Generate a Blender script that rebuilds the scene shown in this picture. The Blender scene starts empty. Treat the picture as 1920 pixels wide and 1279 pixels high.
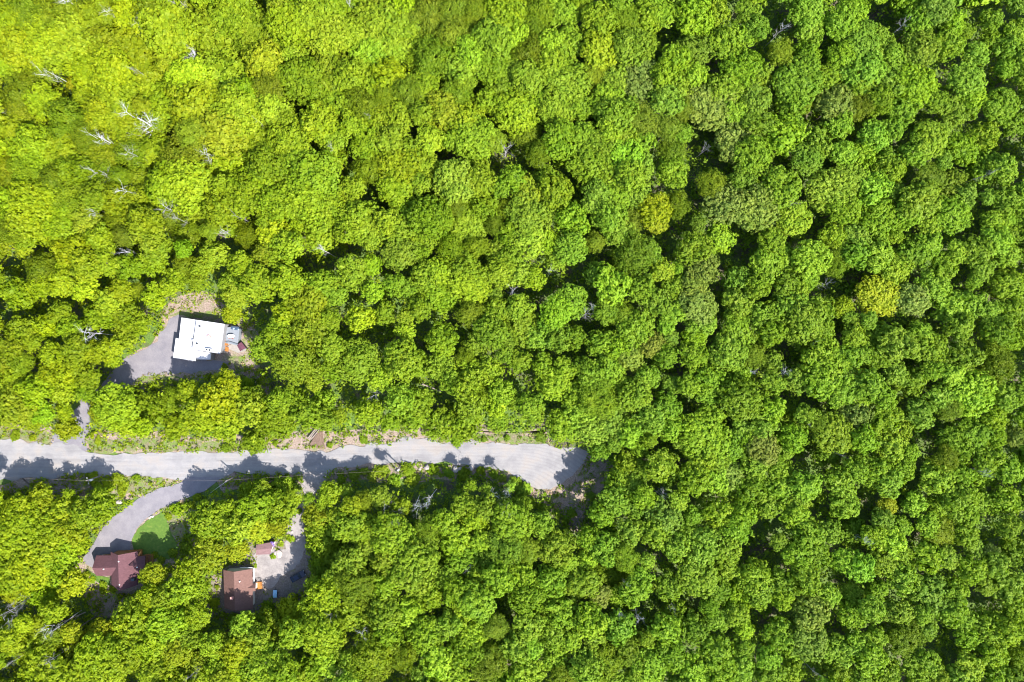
import bpy, bmesh, math, random
import numpy as np
from mathutils import Vector

# ------------------------------------------------------------------ camera, sky, sun, exposure
S = 0.15                      # metres per reference pixel on the ground (1920 px wide frame)
F = 1280.0                    # focal length in reference pixels
H = S * F                     # drone height
CX, CY = 960.0, 639.5
sc = bpy.context.scene
C = sc.collection
cam_d = bpy.data.cameras.new('drone_camera')
cam = bpy.data.objects.new('drone_camera', cam_d)
C.objects.link(cam)
cam.location = (0, 0, H)
cam_d.sensor_width = 36.0
cam_d.lens = 36.0 * F / 1920.0
cam_d.clip_start, cam_d.clip_end = 1.0, 8000.0
sc.camera = cam

SUN = Vector((0.65, -0.57, 1.0)).normalized()
SUN_EL = math.asin(SUN.z)
SUN_AZ = math.atan2(SUN.x, SUN.y)
w = bpy.data.worlds.new('World')
sc.world = w
w.use_nodes = True
nt = w.node_tree
sky = nt.nodes.new('ShaderNodeTexSky')
sky.sky_type = 'NISHITA'
sky.sun_disc = False
sky.sun_elevation = SUN_EL
sky.sun_rotation = SUN_AZ
nt.links.new(sky.outputs['Color'], nt.nodes['Background'].inputs['Color'])
nt.nodes['Background'].inputs['Strength'].default_value = 0.15
sun_d = bpy.data.lights.new('sun', 'SUN')
sun_d.energy = 4.3
sun_d.angle = math.radians(0.5)
sun_d.color = (1.0, 0.955, 0.90)
sun = bpy.data.objects.new('sun', sun_d)
C.objects.link(sun)
sun.rotation_euler = SUN.to_track_quat('Z', 'Y').to_euler()
sun.location = SUN * 300
sc.view_settings.view_transform = 'Standard'
sc.view_settings.look = 'None'
sc.view_settings.exposure = 1.6
sc.view_settings.gamma = 1.0
sc.view_settings.use_curve_mapping = False
sc.cycles.pixel_filter_type = 'BLACKMAN_HARRIS'
sc.cycles.filter_width = 1.1
sc.cycles.max_bounces = 5
sc.cycles.diffuse_bounces = 3
sc.cycles.transmission_bounces = 4

rnd = random.Random(7)
R = np.random.default_rng(11)


def W(px, py, h=0.0):
    """the world point at height h that the photograph shows at pixel (px, py)"""
    k = S * (H - h) / H
    return Vector(((px - CX) * k, (CY - py) * k, h))


# ------------------------------------------------------------------ material helpers
def new_mat(name):
    m = bpy.data.materials.new(name)
    m.use_nodes = True
    n = m.node_tree.nodes
    return m, n, m.node_tree.links, n['Principled BSDF']


def ramp(n, l, src, stops, interp='LINEAR'):
    r = n.new('ShaderNodeValToRGB')
    r.color_ramp.interpolation = interp
    e = r.color_ramp.elements
    while len(e) < len(stops):
        e.new(0.5)
    for el, (p, c) in zip(e, stops):
        el.position = p
        el.color = (*c, 1)
    l.new(src, r.inputs['Fac'])
    return r.outputs['Color']


def noise(n, l, scale, detail=6, rough=0.6, stretch=None, rot=0.0):
    g = n.new('ShaderNodeNewGeometry')
    mp = n.new('ShaderNodeMapping')
    l.new(g.outputs['Position'], mp.inputs['Vector'])
    if stretch:
        mp.inputs['Scale'].default_value = stretch
    mp.inputs['Rotation'].default_value = (0, 0, rot)
    t = n.new('ShaderNodeTexNoise')
    t.inputs['Scale'].default_value = scale
    t.inputs['Detail'].default_value = detail
    t.inputs['Roughness'].default_value = rough
    l.new(mp.outputs['Vector'], t.inputs['Vector'])
    return t.outputs['Fac']


def mix(n, l, fac, a, b, mode='MIX'):
    x = n.new('ShaderNodeMix')
    x.data_type = 'RGBA'
    x.blend_type = mode
    if isinstance(fac, float):
        x.inputs[0].default_value = fac
    else:
        l.new(fac, x.inputs[0])
    for i, v in ((6, a), (7, b)):
        if isinstance(v, tuple):
            x.inputs[i].default_value = (*v, 1)
        else:
            l.new(v, x.inputs[i])
    return x.outputs[2]


def simple(name, col, rough=0.7, var=0.15, scale=3.0, metal=0.0, stretch=None):
    m, n, l, b = new_mat(name)
    f = noise(n, l, scale, 4, 0.6, stretch)
    lo = tuple(c * (1 - var) for c in col)
    hi = tuple(min(1, c * (1 + var)) for c in col)
    l.new(ramp(n, l, f, [(0.3, lo), (0.7, hi)]), b.inputs['Base Color'])
    b.inputs['Roughness'].default_value = rough
    b.inputs['Metallic'].default_value = metal
    b.inputs['Specular IOR Level'].default_value = 0.3
    return m


def leaf_mat(name, attr):
    """leaf surfaces: own colour per tree, each leaf a little different, light shining through"""
    m, n, l, b = new_mat(name)
    if attr:
        a = n.new('ShaderNodeAttribute')
        a.attribute_name = 'tint'
        tint = a.outputs['Color']
    else:
        a = n.new('ShaderNodeObjectInfo')
        tint = a.outputs['Color']
    g = n.new('ShaderNodeNewGeometry')
    var = ramp(n, l, g.outputs['Random Per Island'], [(0, (0.72, 0.78, 0.7)), (0.5, (1, 1, 1)), (1, (1.3, 1.2, 1.5))])
    big = noise(n, l, 0.35, 2, 0.5)
    col = mix(n, l, 1.0, tint, var, 'MULTIPLY')
    col = mix(n, l, 1.0, col, ramp(n, l, big, [(0.3, (0.86, 0.92, 0.9)), (0.7, (1.13, 1.06, 1.05))]), 'MULTIPLY')
    l.new(col, b.inputs['Base Color'])
    b.inputs['Roughness'].default_value = 0.55
    b.inputs['Specular IOR Level'].default_value = 0.12
    tr = n.new('ShaderNodeBsdfTranslucent')
    l.new(mix(n, l, 1.0, col, (1.15, 1.2, 0.6), 'MULTIPLY'), tr.inputs['Color'])
    ms = n.new('ShaderNodeMixShader')
    ms.inputs[0].default_value = 0.4
    l.new(b.outputs[0], ms.inputs[1])
    l.new(tr.outputs[0], ms.inputs[2])
    l.new(ms.outputs[0], n['Material Output'].inputs['Surface'])
    return m


LEAF = leaf_mat('leaf', False)
LEAF_T = leaf_mat('leaf_tinted', True)
BARK = simple('bark', (0.16, 0.13, 0.105), 0.9, 0.3, 4)
SILVER = simple('silver_bark', (0.30, 0.285, 0.285), 0.85, 0.3, 2)

PALEBARK = simple('pale_bark', (0.46, 0.45, 0.45), 0.85, 0.2, 2)
GROUND, n, l, b = new_mat('forest_floor')
c = ramp(n, l, noise(n, l, 1.6, 8, 0.75), [(0.32, (0.03, 0.03, 0.018)), (0.5, (0.075, 0.06, 0.04)), (0.72, (0.20, 0.15, 0.115))])
gm = ramp(n, l, noise(n, l, 0.16, 6, 0.7), [(0.38, (0, 0, 0)), (0.52, (1, 1, 1))])
c = mix(n, l, gm, c, ramp(n, l, noise(n, l, 2.2, 6, 0.7), [(0.35, (0.03, 0.07, 0.008)), (0.65, (0.11, 0.17, 0.02))]))
l.new(c, b.inputs['Base Color'])
b.inputs['Roughness'].default_value = 0.95

LITTER, n, l, b = new_mat('dry_litter')      # dry grass and leaf litter on the cleared verges
c = ramp(n, l, noise(n, l, 3.0, 9, 0.8), [(0.34, (0.085, 0.06, 0.045)), (0.5, (0.20, 0.15, 0.12)), (0.66, (0.36, 0.29, 0.235))])
gm = ramp(n, l, noise(n, l, 0.3, 6, 0.75), [(0.5, (0, 0, 0)), (0.62, (0.8, 0.8, 0.8))])
c = mix(n, l, gm, c, ramp(n, l, noise(n, l, 3.5, 7, 0.75), [(0.35, (0.05, 0.08, 0.012)), (0.65, (0.15, 0.19, 0.03))]))
l.new(c, b.inputs['Base Color'])
b.inputs['Roughness'].default_value = 0.95

GRASSY, n, l, b = new_mat('rough_grass')
c = ramp(n, l, noise(n, l, 3.2, 8, 0.78), [(0.34, (0.04, 0.075, 0.01)), (0.52, (0.10, 0.15, 0.02)), (0.68, (0.20, 0.21, 0.06))])
gm = ramp(n, l, noise(n, l, 0.5, 6, 0.75), [(0.42, (0, 0, 0)), (0.58, (0.9, 0.9, 0.9))])
c = mix(n, l, gm, c, ramp(n, l, noise(n, l, 2.4, 8, 0.8), [(0.35, (0.07, 0.055, 0.035)), (0.52, (0.15, 0.12, 0.08)), (0.68, (0.25, 0.21, 0.15))]))
l.new(c, b.inputs['Base Color'])
b.inputs['Roughness'].default_value = 0.95

LAWN, n, l, b = new_mat('mown_lawn')
c = ramp(n, l, noise(n, l, 1.2, 8, 0.7), [(0.32, (0.04, 0.085, 0.006)), (0.55, (0.065, 0.125, 0.009)), (0.72, (0.13, 0.15, 0.03))])
l.new(c, b.inputs['Base Color'])
b.inputs['Roughness'].default_value = 0.9

GRAVEL, n, l, b = new_mat('gravel')          # pale gravel worn into long wheel streaks
base = ramp(n, l, noise(n, l, 5.0, 8, 0.8), [(0.3, (0.160, 0.153, 0.153)), (0.7, (0.245, 0.236, 0.234))])
st = ramp(n, l, noise(n, l, 1.0, 5, 0.65, (0.06, 1.2, 1.0)), [(0.32, (0.86, 0.855, 0.86)), (0.5, (1.0, 1.0, 1.0)), (0.7, (1.1, 1.095, 1.09))])
# turning marks: bent arcs at the wide east end
g = n.new('ShaderNodeNewGeometry')
sub = n.new('ShaderNodeVectorMath')
sub.operation = 'SUBTRACT'
l.new(g.outputs['Position'], sub.inputs[0])
pc = W(962, 922)
sub.inputs[1].default_value = (pc.x, pc.y, 0)
mp = n.new('ShaderNodeMapping')
mp.inputs['Scale'].default_value = (0.55, 1.0, 0.0)
l.new(sub.outputs[0], mp.inputs['Vector'])
wv = n.new('ShaderNodeTexWave')
wv.wave_type = 'RINGS'
wv.rings_direction = 'SPHERICAL'
wv.inputs['Scale'].default_value = 0.36
wv.inputs['Distortion'].default_value = 9.0
wv.inputs['Detail'].default_value = 4
wv.inputs['Detail Scale'].default_value = 0.16
wv.inputs['Detail Roughness'].default_value = 0.65
l.new(mp.outputs[0], wv.inputs['Vector'])
rings = ramp(n, l, wv.outputs['Fac'], [(0.0, (0.93, 0.925, 0.93)), (0.3, (1.0, 1.0, 1.0)), (1.0, (1.03, 1.03, 1.03))])
sx = n.new('ShaderNodeSeparateXYZ')
l.new(g.outputs['Position'], sx.inputs[0])
mr = n.new('ShaderNodeMapRange')
mr.inputs['From Min'].default_value = W(935, 0).x
mr.inputs['From Max'].default_value = W(985, 0).x
l.new(sx.outputs['X'], mr.inputs['Value'])
tracks = mix(n, l, mr.outputs['Result'], st, rings)
c = mix(n, l, 1.0, base, tracks, 'MULTIPLY')
dust = ramp(n, l, noise(n, l, 0.22, 5, 0.6), [(0.36, (0.84, 0.84, 0.86)), (0.5, (1.0, 1.0, 1.0)), (0.64, (1.08, 1.02, 0.95))])
c = mix(n, l, 1.0, c, dust, 'MULTIPLY')
l.new(c, b.inputs['Base Color'])
b.inputs['Roughness'].default_value = 0.95

DRIVE, n, l, b = new_mat('drive_gravel')
c = ramp(n, l, noise(n, l, 4.0, 8, 0.75), [(0.3, (0.125, 0.118, 0.130)), (0.7, (0.185, 0.175, 0.188))])
d2 = ramp(n, l, noise(n, l, 0.35, 5, 0.6), [(0.35, (0.86, 0.85, 0.88)), (0.65, (1.12, 1.1, 1.08))])
l.new(mix(n, l, 1.0, c, d2, 'MULTIPLY'), b.inputs['Base Color'])
b.inputs['Roughness'].default_value = 0.95

TRACK, n, l, b = new_mat('track_gravel')
c = ramp(n, l, noise(n, l, 3.0, 8, 0.78), [(0.3, (0.17, 0.155, 0.148)), (0.7, (0.27, 0.25, 0.24))])
d2 = ramp(n, l, noise(n, l, 0.3, 6, 0.7), [(0.35, (0.72, 0.70, 0.70)), (0.65, (1.14, 1.12, 1.1))])
l.new(mix(n, l, 1.0, c, d2, 'MULTIPLY'), b.inputs['Base Color'])
b.inputs['Roughness'].default_value = 0.95

EARTH, n, l, b = new_mat('brown_earth')
c = ramp(n, l, noise(n, l, 3.0, 8, 0.75, (2.0, 0.6, 1)), [(0.33, (0.06, 0.038, 0.026)), (0.67, (0.17, 0.115, 0.085))])
l.new(c, b.inputs['Base Color'])
b.inputs['Roughness'].default_value = 0.95

YARD, n, l, b = new_mat('trodden_yard')
c = ramp(n, l, noise(n, l, 2.2, 8, 0.78), [(0.33, (0.07, 0.055, 0.045)), (0.5, (0.14, 0.115, 0.098)), (0.68, (0.24, 0.205, 0.175))])
gm = ramp(n, l, noise(n, l, 0.4, 5, 0.7), [(0.53, (0, 0, 0)), (0.66, (0.7, 0.7, 0.7))])
c = mix(n, l, gm, c, (0.13, 0.14, 0.04))
l.new(c, b.inputs['Base Color'])
b.inputs['Roughness'].default_value = 0.95


def shingle(name, col, rot):
    m, n, l, b = new_mat(name)
    f = noise(n, l, 2.0, 7, 0.7)
    st = noise(n, l, 3.0, 3, 0.6, (0.25, 3.0, 1), rot)
    c1 = ramp(n, l, f, [(0.3, tuple(v * 0.82 for v in col)), (0.7, tuple(v * 1.15 for v in col))])
    c2 = ramp(n, l, st, [(0.35, (0.84, 0.84, 0.84)), (0.65, (1.12, 1.12, 1.12))])
    l.new(mix(n, l, 1.0, c1, c2, 'MULTIPLY'), b.inputs['Base Color'])
    b.inputs['Roughness'].default_value = 0.9
    b.inputs['Specular IOR Level'].default_value = 0.2
    return m


SHINGLE_A = shingle('plum_shingle', (0.094, 0.044, 0.050), 0)
SHINGLE_B = shingle('brown_shingle', (0.135, 0.075, 0.062), math.pi / 2)
SHINGLE_C = shingle('pink_shingle', (0.165, 0.10, 0.102), math.pi / 2)
MAROON = shingle('maroon_shingle', (0.105, 0.04, 0.06), 0.6)
MEMBRANE = simple('white_membrane', (0.42, 0.42, 0.43), 0.6, 0.10, 0.5)
WHITE = simple('white_paint', (0.75, 0.75, 0.75), 0.5, 0.04)
CREAM = simple('pale_siding', (0.55, 0.52, 0.47), 0.7, 0.08)
GREYWALL = simple('grey_siding', (0.20, 0.20, 0.21), 0.7, 0.12)
LOGWALL = simple('stained_wood_wall', (0.24, 0.11, 0.045), 0.7, 0.2, 3, 0, (1, 1, 6))
ORANGE = simple('orange_cedar', (0.32, 0.13, 0.03), 0.7, 0.25, 4, 0, (6, 1, 1))
DECKWOOD = simple('weathered_deck', (0.19, 0.085, 0.04), 0.75, 0.3, 4, 0, (1, 8, 1))
PAVER = simple('grey_paving', (0.17, 0.185, 0.205), 0.8, 0.12, 2)
CONCRETE = simple('pale_concrete', (0.23, 0.21, 0.19), 0.9, 0.12, 2)
DARK = simple('dark_metal', (0.03, 0.035, 0.04), 0.5, 0.2)
GLASSM = simple('window_glass', (0.04, 0.05, 0.06), 0.1, 0.1)
CLAY = simple('clay_ring', (0.45, 0.22, 0.19), 0.7, 0.15)
NAVY = simple('navy_cushion', (0.035, 0.06, 0.10), 0.7, 0.3, 4)
POLE = simple('weathered_pole', (0.18, 0.155, 0.14), 0.9, 0.2, 3)
INSUL = simple('pale_porcelain', (0.6, 0.6, 0.6), 0.4, 0.05)
ROCK = simple('pale_rock', (0.30, 0.265, 0.24), 0.9, 0.25, 2)
LOG = simple('grey_log', (0.24, 0.20, 0.175), 0.9, 0.3, 5)
DARKLOG = simple('dark_log', (0.10, 0.075, 0.06), 0.9, 0.3, 5)
CAR = simple('blue_car_paint', (0.008, 0.018, 0.045), 0.25, 0.05)
TYRE = simple('tyre_rubber', (0.02, 0.02, 0.02), 0.8, 0.1)
TARP = simple('pale_blue_tarp', (0.22, 0.42, 0.58), 0.6, 0.12, 2)
PURPLE = simple('purple_tarp', (0.16, 0.10, 0.30), 0.6, 0.2, 2)


# ------------------------------------------------------------------ object helpers
def tag(o, label, cat=None, group=None, kind=None):
    if label:
        o['label'] = label
    if cat:
        o['category'] = cat
    if group:
        o['group'] = group
    if kind:
        o['kind'] = kind
    return o


def thing(name, label, cat, loc=(0, 0, 0), group=None):
    o = bpy.data.objects.new(name, None)
    o.empty_display_size = 0.5
    C.objects.link(o)
    o.location = loc
    return tag(o, label, cat, group)


def link(name, mesh, parent=None, world=True):
    """an object of this mesh; world=True: the mesh is in world coordinates, so the parent's location is taken off"""
    o = bpy.data.objects.new(name, mesh)
    C.objects.link(o)
    if parent is not None:
        o.parent = parent
        if world:
            p, q = parent, Vector()
            while p is not None:
                q += p.location
                p = p.parent
            o.location = -q
    return o


def mesh_of(name, bm, mat, smooth=False):
    me = bpy.data.meshes.new(name)
    bmesh.ops.recalc_face_normals(bm, faces=bm.faces)
    bm.to_mesh(me)
    bm.free()
    me.materials.append(mat)
    if smooth:
        for p in me.polygons:
            p.use_smooth = True
    return me


def add_prism(bm, pts, z0, z1):
    """solid between z0 and z1 over the outline pts (each an (x, y))"""
    lo = [bm.verts.new((p[0], p[1], z0)) for p in pts]
    hi = [bm.verts.new((p[0], p[1], z1)) for p in pts]
    k = len(pts)
    bm.faces.new(lo[::-1])
    bm.faces.new(hi)
    for i in range(k):
        bm.faces.new((lo[i], lo[(i + 1) % k], hi[(i + 1) % k], hi[i]))


def add_box(bm, c, sx, sy, sz, rot=0.0):
    ca, sa = math.cos(rot), math.sin(rot)
    pts = [(c[0] + x * ca - y * sa, c[1] + x * sa + y * ca) for x, y in
           ((-sx / 2, -sy / 2), (sx / 2, -sy / 2), (sx / 2, sy / 2), (-sx / 2, sy / 2))]
    add_prism(bm, pts, c[2], c[2] + sz)


def add_slab(bm, pts, t):
    """a roof plane: polygon of 3-D points, thickness t downwards"""
    hi = [bm.verts.new(p) for p in pts]
    lo = [bm.verts.new((p[0], p[1], p[2] - t)) for p in pts]
    k = len(pts)
    bm.faces.new(hi)
    bm.faces.new(lo[::-1])
    for i in range(k):
        bm.faces.new((lo[i], lo[(i + 1) % k], hi[(i + 1) % k], hi[i]))


def add_tube(bm, pts, radii, n=6):
    rings = []
    pts = [Vector(p) for p in pts]
    for i, p in enumerate(pts):
        d = (pts[min(i + 1, len(pts) - 1)] - pts[max(i - 1, 0)]).normalized()
        u = d.orthogonal().normalized()
        v = d.cross(u)
        rings.append([bm.verts.new(p + (u * math.cos(a) + v * math.sin(a)) * radii[i])
                      for a in (2 * math.pi * k / n for k in range(n))])
    for a, bb in zip(rings, rings[1:]):
        for k in range(n):
            bm.faces.new((a[k], a[(k + 1) % n], bb[(k + 1) % n], bb[k]))
    bm.faces.new(rings[0][::-1])
    bm.faces.new(rings[-1])


def add_rock(bm, c, r, rng, flat=0.6):
    g = bmesh.ops.create_icosphere(bm, subdivisions=2, radius=1.0)
    ph = [rng.uniform(0, 6) for _ in range(3)]
    sx, sy = r * rng.uniform(0.8, 1.25), r * rng.uniform(0.75, 1.1)
    for v in g['verts']:
        k = 1 + 0.18 * math.sin(3 * v.co.x + ph[0]) + 0.16 * math.sin(4 * v.co.y + ph[1]) + 0.12 * math.sin(5 * v.co.z + ph[2])
        v.co = Vector((v.co.x * sx * k + c[0], v.co.y * sy * k + c[1], v.co.z * r * flat * k + c[2] + r * flat * 0.5))


def wiggle(pts, step=1.0, amp=0.7, seed=0, closed=True):
    """a px outline as world (x, y), cut fine and made ragged"""
    rg = random.Random(seed)
    ph = [(rg.uniform(0.15, 0.5), rg.uniform(0, 6.3), rg.uniform(0, 6.3)) for _ in range(5)]
    ph += [(rg.uniform(0.8, 2.2), rg.uniform(0, 6.3), rg.uniform(0, 6.3)) for _ in range(6)]
    wp = [W(*p) for p in pts]
    out = []
    for i, a in enumerate(wp):
        bb = wp[(i + 1) % len(wp)]
        k = max(1, int((bb - a).length / step))
        for j in range(k):
            q = a.lerp(bb, j / k)
            dx = sum(math.sin(f * (q.x + q.y * 0.6) + p1) / (1 + f) for f, p1, p2 in ph)
            dy = sum(math.sin(f * (q.y - q.x * 0.7) + p2) / (1 + f) for f, p1, p2 in ph)
            out.append((q.x + amp * dx * 0.35 + rg.uniform(-.08, .08) * amp, q.y + amp * dy * 0.35 + rg.uniform(-.08, .08) * amp))
    return out


def sheet(name, pts, z, mat, label, amp=0.7, seed=0, kind='structure'):
    z += 0.0017 * seed
    o2 = wiggle(pts, 0.9, amp, seed)
    bm = bmesh.new()
    f = bm.faces.new([bm.verts.new((x, y, z)) for x, y in o2])
    bmesh.ops.triangulate(bm, faces=[f])
    for q in bm.faces:
        if q.normal.z < 0:
            q.normal_flip()
    me = bpy.data.meshes.new(name)
    bm.to_mesh(me)
    bm.free()
    me.materials.append(mat)
    return tag(link(name, me), label, None, None, kind)


# ------------------------------------------------------------------ ground, road, drives
bm = bmesh.new()
bmesh.ops.create_grid(bm, x_segments=8, y_segments=8, size=2500)
gme = bpy.data.meshes.new('ground')
bm.to_mesh(gme)
bm.free()
gme.materials.append(GROUND)
tag(link('ground', gme), 'forest floor of leaf litter and low green growth', kind='structure')

ROAD = [(-200, 820), (0, 823), (30, 823), (60, 829), (85, 833), (100, 836), (130, 838), (152, 842), (175, 846), (240, 848), (320, 849),
        (390, 848), (470, 848), (500, 847), (520, 843), (560, 840), (590, 841), (612, 845), (640, 837), (720, 832), (745, 829), (755, 823),
        (800, 822), (820, 828), (840, 831), (870, 829), (900, 830), (960, 830), (1020, 831), (1034, 836), (1050, 840), (1085, 838), (1100, 850),
        (1094, 868), (1084, 880), (1070, 896), (1050, 908), (1030, 918), (1008, 920), (985, 906), (965, 891), (945, 883), (925, 876),
        (880, 872), (830, 870), (800, 868), (760, 868), (700, 872), (660, 875), (640, 878), (600, 886), (560, 887), (520, 886), (490, 888),
        (440, 888), (428, 896), (400, 907), (370, 903), (345, 900), (320, 897), (300, 897), (250, 893), (200, 892), (175, 888), (150, 885),
        (120, 888), (100, 895), (60, 900), (15, 906), (-200, 910)]
DRIVE_N = [(92, 838), (112, 805), (126, 777), (150, 754), (188, 727), (200, 708), (244, 667), (287, 640), (303, 622), (322, 600), (338, 590), (349, 596),
           (349, 650), (390, 676), (430, 684), (428, 694), (400, 699), (345, 700), (300, 698), (270, 702), (252, 718), (222, 732), (176, 757), (170, 778),
           (163, 800), (156, 822), (162, 846)]
DRIVE_S = [(352, 893), (340, 904), (300, 915), (262, 933), (230, 956), (205, 976), (185, 1001), (170, 1026), (158, 1044), (160, 1056), (178, 1066),
           (212, 1062), (246, 1034), (247, 1014), (256, 992), (272, 974), (300, 955), (344, 936), (385, 920), (404, 906), (415, 895)]
TRACK_E = [(570, 880), (614, 880), (604, 912), (585, 946), (573, 975), (573, 1000), (577, 1022), (571, 1040), (553, 1054), (534, 1062), (527, 1080), (522, 1104), (508, 1108), (500, 1096),
           (482, 1088), (480, 1046), (494, 1036), (526, 1030), (540, 1008), (547, 985), (555, 960), (566, 930)]
YARD_N = [(286, 650), (297, 612), (299, 578), (326, 554), (356, 546), (394, 549), (424, 568), (446, 590), (464, 604), (486, 612), (498, 634), (482, 658), (466, 682),
          (496, 700), (514, 742), (500, 752), (478, 712), (440, 706), (400, 712), (330, 716), (276, 730), (248, 736), (205, 722), (210, 704), (250, 660)]
YARD_S = [(150, 1046), (178, 1010), (200, 978), (240, 1004), (262, 970), (312, 944), (352, 930), (372, 962), (362, 1010), (356, 1050), (330, 1080), (300, 1100), (270, 1130), (230, 1150), (190, 1150),
          (160, 1120), (140, 1090)]
YARD_E = [(548, 930), (575, 900), (600, 925), (584, 960), (586, 1000), (602, 1044), (604, 1090), (580, 1130), (530, 1140), (490, 1148), (470, 1160), (400, 1160), (390, 1110), (394, 1080), (420, 1050),
          (448, 1052), (462, 1030), (480, 1012), (524, 1006), (536, 980)]
VERGE_N = [(-200, 780), (0, 786), (50, 794), (100, 806), (118, 830), (150, 812), (170, 806), (230, 806), (300, 812), (360, 818), (430, 816), (500, 814), (560, 814), (585, 800), (600, 790), (615, 808),
           (650, 798), (690, 800), (700, 812), (770, 794), (790, 804), (885, 800), (900, 796), (960, 802), (1005, 806), (1030, 812), (1046, 844), (900, 838), (600, 850), (300, 856), (100, 842), (-200, 832)]
VERGE_S = [(-200, 900), (0, 900), (60, 893), (140, 880), (240, 888), (330, 892), (352, 898), (300, 922), (250, 938), (200, 930), (160, 946), (110, 950), (60, 926), (20, 932), (-200, 940)]
VERGE_M = [(400, 905), (440, 884), (560, 882), (640, 874), (720, 868), (800, 864), (880, 868), (940, 878), (980, 900), (1012, 918), (1050, 952), (1084, 990), (1070, 996), (1020, 956), (940, 912), (860, 894), (760, 892),
           (700, 900), (640, 912), (600, 930), (560, 906), (480, 904), (420, 915)]
VERGE_E = [(1060, 838), (1090, 842), (1120, 850), (1146, 872), (1142, 908), (1118, 940), (1098, 962), (1104, 990), (1084, 996), (1064, 966), (1040, 946), (1006, 922), (1060, 890)]
sheet('verge', VERGE_N, 0.02, LITTER, 'strip of dry litter and weeds along the upper edge of the gravel road', 1.6, 1)
sheet('verge', VERGE_S, 0.02, LITTER, 'weedy strip between the gravel road and the trees at lower left', 1.6, 2)
sheet('verge', VERGE_M, 0.02, LITTER, 'weedy strip below the middle of the gravel road', 1.6, 3)
sheet('verge', VERGE_E, 0.02, LITTER, 'pinkish leaf litter around the end of the gravel road', 1.8, 4)
sheet('clearing', YARD_N, 0.02, LITTER, 'dry grass clearing round the white roofed house', 1.6, 5)
sheet('clearing', YARD_S, 0.02, LITTER, 'rough yard round the cross shaped house', 1.6, 6)
sheet('yard', YARD_E, 0.02, YARD, 'trodden yard round the rectangular brown house', 1.6, 7)
sheet('grass_bank', [(318, 590), (345, 578), (420, 588), (424, 600), (372, 597), (345, 590)], 0.035, GRASSY, 'grass strip behind the white roofed house', 0.7, 8)
sheet('grass_bank', [(262, 706), (300, 700), (330, 708), (400, 712), (436, 702), (470, 690), (440, 668), (425, 672), (440, 690), (420, 716), (330, 726), (276, 730)], 0.035, GRASSY, 'rough grass below the white roofed house', 1.0, 9)
sheet('grass_bank', [(452, 616), (476, 618), (490, 636), (470, 654), (462, 640)], 0.035, GRASSY, 'rough grass right of the patio', 0.8, 10)
sheet('grass_bank', [(-200, 800), (0, 802), (60, 808), (100, 818), (92, 834), (60, 830), (0, 824), (-200, 822)], 0.035, GRASSY, 'weeds at the left end of the verge', 1.0, 12)
sheet('grass_bank', [(160, 824), (230, 818), (300, 826), (380, 828), (440, 826), (480, 832), (470, 846), (320, 848), (175, 846)], 0.035, GRASSY, 'weeds between the two ends of the drive and the slide', 1.2, 13)
sheet('grass_bank', [(880, 812), (960, 814), (1020, 818), (1036, 838), (960, 830), (880, 828)], 0.035, GRASSY, 'weeds along the upper edge of the turning place', 1.0, 14)
sheet('grass_bank', [(200, 890), (300, 898), (340, 901), (300, 916), (255, 932), (205, 925), (170, 932), (150, 905), (165, 890)], 0.035, GRASSY, 'weeds in the corner of road and paved drive', 1.2, 15)
sheet('grass_bank', [(300, 950), (345, 936), (368, 950), (362, 1000), (350, 1020), (322, 1000), (308, 975)], 0.035, GRASSY, 'rough grass right of the paved drive', 1.2, 16)
sheet('driveway', DRIVE_N, 0.07, DRIVE, 'gravel drive up to the white roofed house', 0.9, 21)
sheet('driveway', TRACK_E, 0.07, TRACK, 'gravel track down to the rectangular brown house', 1.1, 22)
sheet('road', ROAD, 0.12, GRAVEL, 'pale gravel road widening to a turning place at its right end', 0.8, 23)
sheet('driveway', DRIVE_S, 0.14, DRIVE, 'smooth grey drive curving to the cross shaped house', 0.25, 24)
sheet('lawn', [(248, 1016), (258, 992), (275, 974), (303, 957), (312, 974), (318, 1000), (334, 1030), (318, 1050), (290, 1046), (262, 1040), (250, 1036)], 0.10, LAWN, 'small mown lawn beside the paved drive', 0.9, 25)
sheet('lawn', [(164, 1066), (182, 1078), (206, 1082), (206, 1098), (190, 1094), (172, 1084)], 0.10, LAWN, 'scrap of lawn left of the cross shaped house', 0.4, 26)
sheet('terrace', [(422, 652), (448, 640), (462, 652), (460, 658), (446, 662), (430, 656)], 0.10, CONCRETE, 'pale concrete pad at the maroon shed', 0.3, 27)
sheet('dirt_track', [(1072, 936), (1084, 940), (1096, 968), (1098, 996), (1078, 996), (1080, 970)], 0.09, YARD, 'pinkish dirt path leaving the turning place downwards', 1.0, 28)


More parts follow.
